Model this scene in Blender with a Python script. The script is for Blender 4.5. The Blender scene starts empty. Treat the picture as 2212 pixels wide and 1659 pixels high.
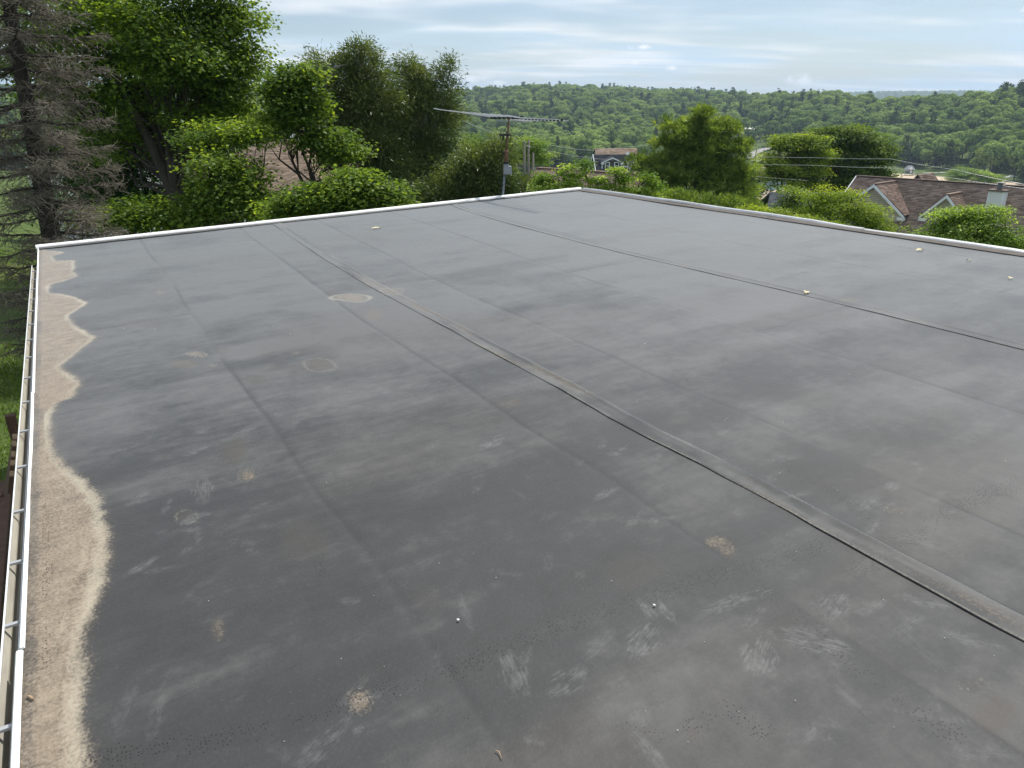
import bpy, bmesh, math
import numpy as np
from mathutils import Vector, Matrix

# ------------------------------------------------------------------ camera, sky, sun, exposure
R = math.radians
F, CX, CY = 1534.0, 1106.0, 829.5          # design frame 2212 x 1659
PITCH, H, YAW, SLOPE = R(21.0), 1.7, R(31.6), 0.0322
SUN_EL, SUN_AZ = R(61), R(32)              # azimuth measured clockwise from the camera's heading (+Y)
sc = bpy.context.scene
COL = sc.collection

cam_d = bpy.data.cameras.new('camera'); cam = bpy.data.objects.new('camera', cam_d); COL.objects.link(cam)
cam.location = (0, 0, H); cam.rotation_euler = (R(90) - PITCH, 0, 0)
cam_d.sensor_width = 36; cam_d.lens = 36 * F / 2212; cam_d.clip_start = 0.05; cam_d.clip_end = 30000
sc.camera = cam
sc.render.resolution_x, sc.render.resolution_y = 1024, 768
sc.view_settings.view_transform = 'Standard'; sc.view_settings.look = 'None'
sc.view_settings.exposure = 0.15; sc.view_settings.gamma = 1.0
sc.cycles.max_bounces = 5; sc.cycles.diffuse_bounces = 3; sc.cycles.use_adaptive_sampling = True; sc.cycles.adaptive_threshold = 0.012; sc.cycles.transmission_bounces = 4
sc.cycles.transparent_max_bounces = 4; sc.cycles.volume_bounces = 0
sc.cycles.use_denoising = True; sc.cycles.denoising_prefilter = 'NONE'

def nodes_of(owner):
    owner.use_nodes = True
    nt = owner.node_tree; nt.nodes.clear(); return nt

def nd(nt, typ, ins=None, **props):
    n = nt.nodes.new(typ)
    for k, v in props.items(): setattr(n, k, v)
    for k, v in (ins or {}).items():
        s = n.inputs[k]
        if isinstance(v, bpy.types.NodeSocket): nt.links.new(v, s)
        else: s.default_value = v
    return n

def mth(nt, op, a, b=None, c=None, clamp=False):
    n = nt.nodes.new('ShaderNodeMath'); n.operation = op; n.use_clamp = clamp
    for i, v in enumerate((a, b, c)):
        if v is None: continue
        if isinstance(v, bpy.types.NodeSocket): nt.links.new(v, n.inputs[i])
        else: n.inputs[i].default_value = v
    return n.outputs[0]

def mix(nt, fac, a, b, blend='MIX'):
    n = nt.nodes.new('ShaderNodeMix'); n.data_type = 'RGBA'; n.blend_type = blend
    for s, v in ((n.inputs[0], fac), (n.inputs[6], a), (n.inputs[7], b)):
        if isinstance(v, bpy.types.NodeSocket): nt.links.new(v, s)
        else: s.default_value = v if not isinstance(v, tuple) or len(v) == 4 else (*v, 1)
    return n.outputs[2]

def ramp(nt, fac, stops):
    n = nt.nodes.new('ShaderNodeValToRGB'); cr = n.color_ramp
    while len(cr.elements) < len(stops): cr.elements.new(0.5)
    for e, (p, c) in zip(cr.elements, stops):
        e.position = p; e.color = (*c, 1) if isinstance(c, tuple) else (c, c, c, 1)
    nt.links.new(fac, n.inputs[0]); return n.outputs[0]

def noise(nt, vec, scale, detail=4, rough=0.55, dist=0.0):
    return nd(nt, 'ShaderNodeTexNoise', {'Vector': vec, 'Scale': scale, 'Detail': detail, 'Roughness': rough, 'Distortion': dist}).outputs[0]

def noise2(nt, vec, scale, detail=4, rough=.55, dist=0.0):
    return nd(nt, 'ShaderNodeTexNoise', {'Vector': vec, 'Scale': scale, 'Detail': detail, 'Roughness': rough, 'Distortion': dist}, noise_dimensions='2D').outputs[0]

def scaled(nt, vec, s):
    return nd(nt, 'ShaderNodeVectorMath', {0: vec, 1: s}, operation='MULTIPLY').outputs[0]

# world: physical sky behind a thin, bright, streaky cloud sheet, with small cumulus low down
world = bpy.data.worlds.new('World'); sc.world = world
nt = nodes_of(world)
sky = nd(nt, 'ShaderNodeTexSky', sky_type='NISHITA', sun_disc=False, sun_elevation=SUN_EL, sun_rotation=SUN_AZ,
         altitude=300, air_density=1.0, dust_density=1.2, ozone_density=1.2)
tc = nd(nt, 'ShaderNodeTexCoord').outputs['Generated']
sep = nd(nt, 'ShaderNodeSeparateXYZ', {0: tc})
zz = mth(nt, 'ADD', mth(nt, 'MAXIMUM', sep.outputs[2], 0.0), 0.10)
plane = nd(nt, 'ShaderNodeCombineXYZ', {0: mth(nt, 'DIVIDE', sep.outputs[0], zz), 1: mth(nt, 'DIVIDE', sep.outputs[1], zz), 2: 0.0}).outputs[0]
cover = noise(nt, scaled(nt, plane, (0.30, 0.46, 1)), 1.0, 4, 0.58)
cov = nd(nt, 'ShaderNodeMapRange', {'Value': cover, 'From Min': 0.40, 'From Max': 0.60, 'To Min': 0.0, 'To Max': 1.0}, interpolation_type='SMOOTHSTEP').outputs[0]
shade = nd(nt, 'ShaderNodeMapRange', {'Value': noise(nt, scaled(nt, plane, (0.4, 1.2, 1)), 1.3, 2, .6), 'From Min': 0.41, 'From Max': 0.60}, interpolation_type='SMOOTHSTEP').outputs[0]
cloudcol = mix(nt, shade, (0.62, 0.78, 0.91), (1.03, 1.03, 1.03))
skycol = mix(nt, 1.0, sky.outputs[0], (0.10, 0.10, 0.10), 'MULTIPLY')
col = mix(nt, cov, skycol, cloudcol)
# small fair weather cumulus near the horizon: (azimuth, elevation, half width, half height) in degrees
az = mth(nt, 'ARCTAN2', sep.outputs[0], sep.outputs[1]); el = mth(nt, 'ARCSINE', sep.outputs[2])
ae = nd(nt, 'ShaderNodeCombineXYZ', {0: az, 1: el, 2: 0.0}).outputs[0]
pn = noise(nt, scaled(nt, tc, (1, 1, 1.6)), 46.0, 4, 0.68)
total = None
for a_, e_, w_, h_ in ((-2.6, 2.35, 1.9, 0.55), (-1.0, 2.0, 1.6, 0.3), (9.0, 3.3, 0.5, 0.25), (11.6, 2.9, 0.8, 0.3), (20.4, 2.05, 1.9, 0.62),
                       (33.4, 5.6, 1.8, 0.8), (9.4, 4.3, 1.3, 0.3), (-48, 3.2, 2.4, .8), (57, 4, 2.4, .8)):
    d = nd(nt, 'ShaderNodeVectorMath', {0: ae, 1: (1 / R(w_), 1 / R(h_), 0), 2: (-a_ / w_, -e_ / h_, 0)}, operation='MULTIPLY_ADD')
    g = mth(nt, 'SUBTRACT', 1.0, nd(nt, 'ShaderNodeVectorMath', {0: d.outputs[0]}, operation='LENGTH').outputs['Value'])
    total = g if total is None else mth(nt, 'MAXIMUM', total, g)
total = mth(nt, 'MULTIPLY_ADD', total, .6, .4)
puff = nd(nt, 'ShaderNodeMapRange', {'Value': mth(nt, 'MULTIPLY', total, mth(nt, 'MULTIPLY_ADD', pn, 2.0, -.28)), 'From Min': 0.36, 'From Max': 0.78}, interpolation_type='SMOOTHSTEP').outputs[0]
col = mix(nt, mth(nt, 'MULTIPLY', puff, 0.95), col, (1.06, 1.06, 1.05))
bg = nd(nt, 'ShaderNodeBackground', {'Color': col, 'Strength': 1.0})
nd(nt, 'ShaderNodeOutputWorld', {0: bg.outputs[0]})

world.cycles.sampling_method = 'MANUAL'; world.cycles.sample_map_resolution = 512
sun_d = bpy.data.lights.new('sun', 'SUN'); sun_d.energy = 5.0; sun_d.angle = R(0.6); sun_d.color = (1.0, 0.955, 0.88)
sun = bpy.data.objects.new('sun', sun_d); COL.objects.link(sun)
sv = Vector((math.cos(SUN_EL) * math.sin(SUN_AZ), math.cos(SUN_EL) * math.cos(SUN_AZ), math.sin(SUN_EL)))
sun.rotation_euler = (-sv).to_track_quat('-Z', 'Y').to_euler(); sun.location = sv * 60

# ------------------------------------------------------------------ helpers
def ray(px, py):
    a, b, c = px - CX, F, CY - py
    return np.array([a, b * math.cos(PITCH) + c * math.sin(PITCH), -b * math.sin(PITCH) + c * math.cos(PITCH)])
CAM = np.array([0, 0, H])
def at(px, py, Y):
    r = ray(px, py); return CAM + r / r[1] * Y
def roofxy(px, py):
    """point of the roof plane, in the roof's own axes, seen at a pixel of the design frame"""
    r = ray(px, py); a2 = r[0] * math.cos(YAW) + r[1] * math.sin(YAW); a1 = -r[0] * math.sin(YAW) + r[1] * math.cos(YAW)
    t = (-H - SLOPE * 0.403) / (r[2] - SLOPE * a2); return t * a2, t * a1
def rotz(x, y, a=YAW): return x * math.cos(a) - y * math.sin(a), x * math.sin(a) + y * math.cos(a)
def nrm(v): return v / np.maximum(np.linalg.norm(v, axis=-1, keepdims=True), 1e-9)
def sstep(a, b, x):
    t = np.clip((x - a) / (b - a), 0, 1); return t * t * (3 - 2 * t)

class VN:   # 2-D value noise
    def __init__(s, seed): s.g = np.random.default_rng(seed).random((256, 256))
    def __call__(s, x, y):
        xi, yi = np.floor(x).astype(int), np.floor(y).astype(int); fx, fy = x - xi, y - yi
        fx = fx * fx * (3 - 2 * fx); fy = fy * fy * (3 - 2 * fy); g = s.g
        a, b = g[xi % 256, yi % 256], g[(xi + 1) % 256, yi % 256]; c, d = g[xi % 256, (yi + 1) % 256], g[(xi + 1) % 256, (yi + 1) % 256]
        return (a + (b - a) * fx) * (1 - fy) + (c + (d - c) * fx) * fy
def fbm(vn, x, y, o=4):
    r, a, t = 0, 1, 0
    for i in range(o): r = r + a * vn(x * 2 ** i + 17 * i, y * 2 ** i + 31 * i); t += a; a *= .5
    return r / t

def npmesh(name, V, Fc, attrs=None, smooth=False):
    """V (n,3); Fc: list of (m,k) int arrays; attrs {name: (n,) or (n,3)}"""
    me = bpy.data.meshes.new(name); V = np.asarray(V, np.float32)
    Fc = [np.asarray(f, np.int32) for f in (Fc if isinstance(Fc, list) else [Fc]) if len(f)]
    me.vertices.add(len(V)); me.vertices.foreach_set('co', V.ravel())
    tot = np.concatenate([np.full(len(f), f.shape[1], np.int32) for f in Fc]); idx = np.concatenate([f.ravel() for f in Fc])
    me.loops.add(len(idx)); me.loops.foreach_set('vertex_index', idx)
    me.polygons.add(len(tot)); st = np.zeros(len(tot), np.int32); st[1:] = np.cumsum(tot)[:-1]
    me.polygons.foreach_set('loop_start', st); me.polygons.foreach_set('loop_total', tot)
    if smooth: me.polygons.foreach_set('use_smooth', np.ones(len(tot), bool))
    for k, a in (attrs or {}).items():
        a = np.asarray(a, np.float32)
        at_ = me.attributes.new(k, 'FLOAT' if a.ndim == 1 else 'FLOAT_VECTOR', 'POINT')
        at_.data.foreach_set('value' if a.ndim == 1 else 'vector', a.ravel())
    me.update(calc_edges=True); return me

def link(name, me, mat=None, parent=None, loc=None, rot=None):
    o = bpy.data.objects.new(name, me); COL.objects.link(o)
    if mat is not None and me is not None and not me.materials: me.materials.append(mat)
    if parent: o.parent = parent
    if loc is not None: o.location = loc
    if rot is not None: o.rotation_euler = rot
    return o
def tag(o, label=None, cat=None, group=None, kind=None):
    for k, v in (('label', label), ('category', cat), ('group', group), ('kind', kind)):
        if v: o[k] = v
    return o
def thing(name, label, cat, loc=(0, 0, 0), rz=0, group=None):
    o = bpy.data.objects.new(name, None); COL.objects.link(o); o.location = loc; o.rotation_euler = (0, 0, rz)
    o.empty_display_size = 0.2
    return tag(o, label, cat, group)

class MB:
    """collects solids, builds ONE mesh"""
    def __init__(s): s.V = []; s.F = []
    def add(s, V, Fs):
        n = len(s.V); s.V += [tuple(map(float, v)) for v in V]; s.F += [tuple(i + n for i in f) for f in Fs]; return s
    def box(s, x0, x1, y0, y1, z0, z1, M=None):
        V = [(x0, y0, z0), (x1, y0, z0), (x1, y1, z0), (x0, y1, z0), (x0, y0, z1), (x1, y0, z1), (x1, y1, z1), (x0, y1, z1)]
        if M is not None: V = [tuple(M @ Vector(v)) for v in V]
        return s.add(V, [(0, 3, 2, 1), (4, 5, 6, 7), (0, 1, 5, 4), (1, 2, 6, 5), (2, 3, 7, 6), (3, 0, 4, 7)])
    def hexa(s, lo, hi):
        """prism between two matching polygons"""
        n = len(lo); V = list(lo) + list(hi)
        return s.add(V, [tuple(range(n - 1, -1, -1)), tuple(range(n, 2 * n))] + [(i, (i + 1) % n, n + (i + 1) % n, n + i) for i in range(n)])
    def slab(s, quad, t):
        q = [np.array(v, float) for v in quad]; n = nrm(np.cross(q[1] - q[0], q[-1] - q[0]))
        return s.hexa([v - n * t for v in q], q)
    def bar(s, a, b, w, h, up=(0, 0, 1)):
        a, b = np.array(a, float), np.array(b, float); d = nrm(b - a); u = np.array(up, float)
        sd = np.cross(d, u)
        if np.linalg.norm(sd) < 1e-3: sd = np.cross(d, [1, 0, 0])
        sd = nrm(sd); u = np.cross(sd, d)
        c = [sd * w / 2 + u * h / 2, -sd * w / 2 + u * h / 2, -sd * w / 2 - u * h / 2, sd * w / 2 - u * h / 2]
        return s.hexa([a + k for k in c], [b + k for k in c])
    def tube(s, P, r, n=6, cap=True):
        V, Fs = tube_np([np.array(p, float) for p in P], r if hasattr(r, '__len__') else [r] * len(P), n)
        k = len(V); Fs = [tuple(f) for f in Fs]
        if cap: Fs += [tuple(range(n - 1, -1, -1)), tuple(range(k - n, k))]
        return s.add(V, Fs)
    def build(s, name, mat, parent=None, smooth=False, bevel=0, loc=None, rot=None):
        me = bpy.data.meshes.new(name); me.from_pydata(s.V, [], s.F); 
        if smooth: me.polygons.foreach_set('use_smooth', [True] * len(me.polygons))
        me.update()
        o = link(name, me, mat, parent, loc, rot)
        if bevel:
            m = o.modifiers.new('bevel', 'BEVEL'); m.width = bevel; m.segments = 2; m.limit_method = 'ANGLE'
        return o

def tube_np(P, r, n=5):
    P = np.asarray(P, float); m = len(P); T = np.gradient(P, axis=0); T = nrm(T)
    ref = np.array([0, 0, 1.0]) if abs(T[0][2]) < .9 else np.array([1.0, 0, 0])
    V = np.zeros((m, n, 3)); ang = np.arange(n) * 2 * np.pi / n
    for i in range(m):
        a = nrm(np.cross(T[i], ref)); b = np.cross(T[i], a)
        V[i] = P[i] + r[i] * (np.cos(ang)[:, None] * a + np.sin(ang)[:, None] * b)
    Fs = [(i * n + j, i * n + (j + 1) % n, (i + 1) * n + (j + 1) % n, (i + 1) * n + j) for i in range(m - 1) for j in range(n)]
    return V.reshape(-1, 3), np.array(Fs, int)
class TubeSet:
    def __init__(s): s.V = []; s.F = []; s.n = 0
    def add(s, P, r, n=5):
        V, Fs = tube_np(P, r, n); s.V.append(V); s.F.append(Fs + s.n); s.n += len(V)
    def mesh(s, name, smooth=True): return npmesh(name, np.concatenate(s.V), np.concatenate(s.F), smooth=smooth)

# ------------------------------------------------------------------ materials
MATS = {}
def simple(name, colr, rough=0.6, var=0.25, scale=6.0, metallic=0.0, bump=0.0, spec=0.4, stretch=(1, 1, 1)):
    """painted or raw surface with blotchy wear"""
    m = bpy.data.materials.new(name); nt = nodes_of(m)
    tco = scaled(nt, nd(nt, 'ShaderNodeTexCoord').outputs['Object'], stretch)
    n1 = noise(nt, tco, scale, 5, .6); n2 = noise(nt, tco, scale * 7, 3, .6)
    f = mth(nt, 'ADD', mth(nt, 'MULTIPLY', n1, .65), mth(nt, 'MULTIPLY', n2, .35))
    lo = tuple(c * (1 - var) for c in colr); hi = tuple(min(1, c * (1 + var)) for c in colr)
    c = ramp(nt, f, [(0.3, lo), (0.7, hi)])
    ins = {'Base Color': c, 'Roughness': rough, 'Metallic': metallic, 'Specular IOR Level': spec}
    if bump: ins['Normal'] = nd(nt, 'ShaderNodeBump', {'Strength': bump, 'Distance': .01, 'Height': f}).outputs[0]
    b = nd(nt, 'ShaderNodeBsdfPrincipled', ins); nd(nt, 'ShaderNodeOutputMaterial', {0: b.outputs[0]})
    MATS[name] = m; return m

def leafmat(name, dark, mid, light, trans=0.38, tcol=None, gloss=0.09, inst=False):
    m = bpy.data.materials.new(name); nt = nodes_of(m)
    tint = nd(nt, 'ShaderNodeAttribute', attribute_name='tint').outputs['Fac']
    if inst:
        rnd = nd(nt, 'ShaderNodeObjectInfo').outputs['Random']
        loc = nd(nt, 'ShaderNodeObjectInfo').outputs['Location']; pt = noise(nt, loc, .016, 2, .6)
        tint = mth(nt, 'ADD', mth(nt, 'MULTIPLY_ADD', tint, .38, -.24), mth(nt, 'MULTIPLY_ADD', rnd, .42, mth(nt, 'MULTIPLY', pt, .9)))
    c = ramp(nt, tint, [(0.12, dark), (0.5, mid), (0.9, light)])
    d = nd(nt, 'ShaderNodeBsdfDiffuse', {'Color': c})
    t = nd(nt, 'ShaderNodeBsdfTranslucent', {'Color': mix(nt, 1.0, c, tcol or (1.75, 1.8, .6), 'MULTIPLY')})
    s = nd(nt, 'ShaderNodeMixShader', {0: trans, 1: d.outputs[0], 2: t.outputs[0]})
    if gloss:
        g = nd(nt, 'ShaderNodeBsdfGlossy', {'Color': (.8, .85, .8, 1), 'Roughness': .42})
        fr = nd(nt, 'ShaderNodeLayerWeight', {'Blend': .25}).outputs['Fresnel']
        s = nd(nt, 'ShaderNodeMixShader', {0: mth(nt, 'MULTIPLY_ADD', fr, .05, gloss * .12), 1: s.outputs[0], 2: g.outputs[0]})
    nd(nt, 'ShaderNodeOutputMaterial', {0: s.outputs[0]}); MATS[name] = m; return m

def shingle(name, c):
    m = bpy.data.materials.new(name); nt = nodes_of(m)
    t = nd(nt, 'ShaderNodeAttribute', attribute_name='tint').outputs['Fac']
    n1 = noise(nt, nd(nt, 'ShaderNodeTexCoord').outputs['Object'], 1.3, 3, .6)
    f = mth(nt, 'ADD', mth(nt, 'MULTIPLY', t, .6), mth(nt, 'MULTIPLY', n1, .5))
    cc = ramp(nt, f, [(.2, tuple(k * .62 for k in c)), (.55, c), (.9, tuple(k * 1.4 for k in c))])
    nd(nt, 'ShaderNodeOutputMaterial', {0: nd(nt, 'ShaderNodeBsdfPrincipled', {'Base Color': cc, 'Roughness': .9, 'Specular IOR Level': .25}).outputs[0]})
    MATS[name] = m; return m
simple('white_metal', (.76, .765, .76), .45, .17, 4, spec=.5)
simple('worn_aluminium', (.40, .41, .42), .42, .28, 5, metallic=.35, bump=.1)
simple('gutter_inside', (.36, .34, .29), .7, .3, 9, bump=.15, stretch=(1, .15, 1))
simple('bark', (.046, .038, .031), .9, .4, 9, bump=.6, stretch=(1, 1, .25))
simple('pale_bark', (.26, .24, .21), .9, .35, 9, bump=.4, stretch=(1, 1, .3))
simple('dead_wood', (.150, .132, .104), .9, .4, 14)
simple('deck_wood', (.085, .045, .028), .75, .4, 5, bump=.3, stretch=(3, 3, .3))
simple('deck_wood_lit_end', (.30, .20, .12), .8, .3, 9)
simple('steel_mast', (.17, .19, .21), .45, .3, 8, metallic=.6)
simple('rusty_steel', (.20, .125, .075), .8, .5, 14, bump=.2)
simple('rod_aluminium', (.72, .73, .74), .3, .08, 8, metallic=.55)
simple('black_plastic', (.02, .02, .022), .45, .2, 8)
simple('grey_box', (.24, .26, .28), .5, .12, 6)
simple('cream_siding', (.60, .575, .48), .6, .07, 2)
simple('white_siding', (.74, .75, .74), .6, .06, 2)
simple('grey_siding', (.115, .12, .135), .65, .1, 2)
simple('white_paint', (.76, .79, .82), .5, .06, 2)
shingle('grey_shingle', (.15, .155, .17))
shingle('dark_shingle', (.075, .078, .09))
shingle('brown_shingle', (.210, .162, .138))
shingle('red_shingle', (.265, .190, .155))
shingle('tan_shingle', (.33, .24, .18))
simple('brick', (.30, .16, .11), .9, .3, 8, bump=.3)
simple('white_roofing', (.80, .82, .84), .5, .05, 1)
simple('pole_wood', (.145, .13, .115), .9, .3, 5, bump=.2, stretch=(4, 4, .2))
simple('wire', (.42, .43, .44), .4, .05, 2, metallic=.3)
simple('asphalt', (.26, .255, .25), .9, .12, .5)
simple('sand', (.46, .37, .27), .95, .22, .06)
simple('dock_wood', (.30, .29, .28), .9, .2, 2)
simple('concrete', (.42, .40, .37), .9, .15, 2)
simple('dry_leaf', (.52, .45, .27), .7, .25, 20)
simple('pebble', (.72, .70, .66), .8, .12, 20)
simple('twig', (.34, .24, .15), .85, .2, 20)
simple('membrane_strip', (.085, .083, .08), .7, .35, 5, bump=.12, spec=.3, stretch=(1, .5, 1))
simple('membrane_brown', (.088, .077, .068), .78, .35, 7, bump=.2, spec=.25)
leafmat('maple_leaf', (0.0448, 0.0851, 0.0168), (0.1098, 0.1837, 0.0314), (0.2464, 0.3304, 0.0582), .54, (1.75, 1.65, .6))
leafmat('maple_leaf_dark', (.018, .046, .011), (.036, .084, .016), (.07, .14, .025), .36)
leafmat('cedar_leaf', (0.0425, 0.07, 0.0275), (0.0925, 0.125, 0.0475), (0.1875, 0.2188, 0.0825), .32, gloss=.03)
leafmat('pine_leaf', (0.0744, 0.1176, 0.0312), (0.156, 0.2184, 0.0552), (0.276, 0.336, 0.096), .42, gloss=.05)
leafmat('sapling_leaf', (0.0825, 0.1485, 0.0264), (0.165, 0.253, 0.044), (0.374, 0.44, 0.143), .46)
leafmat('bush_leaf', (0.0784, 0.1288, 0.0179), (0.1736, 0.2408, 0.0291), (0.3024, 0.3472, 0.056), .50)
leafmat('bush_leaf_cool', (0.0825, 0.143, 0.033), (0.176, 0.2585, 0.0605), (0.396, 0.473, 0.187), .50)
leafmat('oak_leaf', (0.05, 0.0875, 0.02), (0.1025, 0.16, 0.0325), (0.2125, 0.275, 0.06), .42)
leafmat('forest_leaf', (0.0675, 0.1188, 0.0405), (0.1485, 0.2228, 0.0702), (0.27, 0.3443, 0.1148), .30, gloss=.02, inst=True)
leafmat('conifer_leaf', (0.024, 0.0528, 0.024), (0.0408, 0.0768, 0.0336), (0.072, 0.108, 0.0432), .18, gloss=.02, inst=True)
leafmat('grass_blade', (.05, .085, .018), (.10, .15, .03), (.21, .26, .07), .4)
m = bpy.data.materials.new('window_glass'); nt = nodes_of(m); MATS['window_glass'] = m
nd(nt, 'ShaderNodeOutputMaterial', {0: nd(nt, 'ShaderNodeBsdfPrincipled', {'Base Color': (.03, .035, .04, 1), 'Roughness': .08, 'Specular IOR Level': .6}).outputs[0]})
m = bpy.data.materials.new('water'); nt = nodes_of(m); MATS['water'] = m
wn = noise(nt, nd(nt, 'ShaderNodeTexCoord').outputs['Object'], .8, 4)
nd(nt, 'ShaderNodeOutputMaterial', {0: nd(nt, 'ShaderNodeBsdfPrincipled', {'Base Color': (.10, .15, .18, 1), 'Roughness': .12, 'Specular IOR Level': .8,
   'Normal': nd(nt, 'ShaderNodeBump', {'Strength': .12, 'Distance': .2, 'Height': wn}).outputs[0]}).outputs[0]})
# meadow and woodland floor
m = bpy.data.materials.new('ground_cover'); nt = nodes_of(m); MATS['ground_cover'] = m
tco = nd(nt, 'ShaderNodeTexCoord').outputs['Object']
gc = ramp(nt, noise(nt, tco, .35, 6, .6), [(.3, (.055, .09, .022)), (.55, (.085, .125, .032)), (.75, (.15, .15, .055))])
gc = mix(nt, mth(nt, 'MULTIPLY', noise(nt, tco, 9, 4, .7), .5), gc, (.045, .06, .02))
nd(nt, 'ShaderNodeOutputMaterial', {0: nd(nt, 'ShaderNodeBsdfPrincipled', {'Base Color': gc, 'Roughness': .95, 'Specular IOR Level': .1,
   'Normal': nd(nt, 'ShaderNodeBump', {'Strength': .5, 'Distance': .05, 'Height': noise(nt, tco, 14, 4)}).outputs[0]}).outputs[0]})

# weathered rubber roofing: attributes st1 = (silt, pale rim, brown), st2 = (tone with painted sheen, specks, board joint dirt and lap shade), scf = (u, v, amount)
m = bpy.data.materials.new('roof_membrane'); nt = nodes_of(m); MATS['roof_membrane'] = m
tco = nd(nt, 'ShaderNodeTexCoord').outputs['Object']
s1 = nd(nt, 'ShaderNodeSeparateXYZ', {0: nd(nt, 'ShaderNodeAttribute', attribute_name='st1').outputs['Vector']}).outputs
s2 = nd(nt, 'ShaderNodeSeparateXYZ', {0: nd(nt, 'ShaderNodeAttribute', attribute_name='st2').outputs['Vector']}).outputs
s3 = nd(nt, 'ShaderNodeSeparateXYZ', {0: nd(nt, 'ShaderNodeAttribute', attribute_name='scf').outputs['Vector']}).outputs
streak = noise2(nt, scaled(nt, tco, (2.6, 11, 1)), 1.5, 4, .68)
mott = noise2(nt, tco, 11, 5, .74)
grit_n = noise2(nt, tco, 75, 2, .75)
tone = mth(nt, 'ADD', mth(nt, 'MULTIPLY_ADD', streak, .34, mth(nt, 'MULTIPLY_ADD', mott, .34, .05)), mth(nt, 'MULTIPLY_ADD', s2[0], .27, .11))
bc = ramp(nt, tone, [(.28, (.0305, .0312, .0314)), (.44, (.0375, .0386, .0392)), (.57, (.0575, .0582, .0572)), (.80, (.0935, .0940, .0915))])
bc = mix(nt, mth(nt, 'MULTIPLY', s1[2], .55), bc, (.062, .053, .044))
bc = mix(nt, mth(nt, 'MULTIPLY', s2[2], .40), bc, (.024, .024, .025))
siltc = ramp(nt, mth(nt, 'ADD', mth(nt, 'MULTIPLY', grit_n, .42), mth(nt, 'ADD', mth(nt, 'MULTIPLY', streak, .25), mth(nt, 'MULTIPLY', mott, .33))), [(.34, (.112, .092, .070)), (.5, (.208, .168, .124)), (.66, (.290, .243, .185))])
gz = mth(nt, 'SUBTRACT', grit_n, .5)
edge = nd(nt, 'ShaderNodeMapRange', {'Value': mth(nt, 'MULTIPLY_ADD', gz, .62, s1[0]), 'From Min': .08, 'From Max': .9}, interpolation_type='SMOOTHSTEP').outputs[0]
bc = mix(nt, edge, bc, siltc)
rim = nd(nt, 'ShaderNodeMapRange', {'Value': mth(nt, 'MULTIPLY_ADD', gz, .75, s1[1]), 'From Min': .18, 'From Max': .95}).outputs[0]
bc = mix(nt, mth(nt, 'MULTIPLY', rim, .70), bc, (.36, .325, .25))
# dark crumbs of lichen and grit
vor = nd(nt, 'ShaderNodeTexVoronoi', {'Vector': tco, 'Scale': 95.0}, feature='F1', voronoi_dimensions='2D')
vsel = nd(nt, 'ShaderNodeSeparateColor', {0: vor.outputs['Color']}).outputs[0]
rad = mth(nt, 'MULTIPLY', mth(nt, 'SUBTRACT', s2[1], vsel), .62)
spk = mth(nt, 'LESS_THAN', vor.outputs['Distance'], mth(nt, 'MINIMUM', rad, .26))
bc = mix(nt, mth(nt, 'MULTIPLY', spk, .92), bc, (.009, .009, .009))
# shoe scuffs: broken tread bands inside each print
smear = noise2(nt, nd(nt, 'ShaderNodeCombineXYZ', {0: mth(nt, 'MULTIPLY', s3[0], 110.0), 1: mth(nt, 'MULTIPLY', s3[1], 16.0), 2: 0.0}).outputs[0], 1.0, 3, .65, .5)
sf = mth(nt, 'MULTIPLY', s3[2], nd(nt, 'ShaderNodeMapRange', {'Value': mth(nt, 'ADD', mth(nt, 'MULTIPLY', smear, .6), mth(nt, 'MULTIPLY', mott, .4)), 'From Min': .45, 'From Max': .68}).outputs[0])
bc = mix(nt, mth(nt, 'MULTIPLY', sf, .6, clamp=True), bc, (.16, .161, .161))
bc = mix(nt, mth(nt, 'MULTIPLY', gz, .25, clamp=True), bc, (.12, .12, .12))
rgh = mth(nt, 'ADD', .56, mth(nt, 'ADD', mth(nt, 'MULTIPLY', streak, .18), mth(nt, 'MULTIPLY', edge, .3)))
bmp = nd(nt, 'ShaderNodeBump', {'Strength': .16, 'Distance': .006, 'Height': grit_n})
pb = nd(nt, 'ShaderNodeBsdfPrincipled', {'Base Color': bc, 'Roughness': rgh, 'Specular IOR Level': .30, 'Sheen Weight': .70, 'Sheen Roughness': .30, 'Normal': bmp.outputs[0]})
nd(nt, 'ShaderNodeOutputMaterial', {0: pb.outputs[0]})

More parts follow.
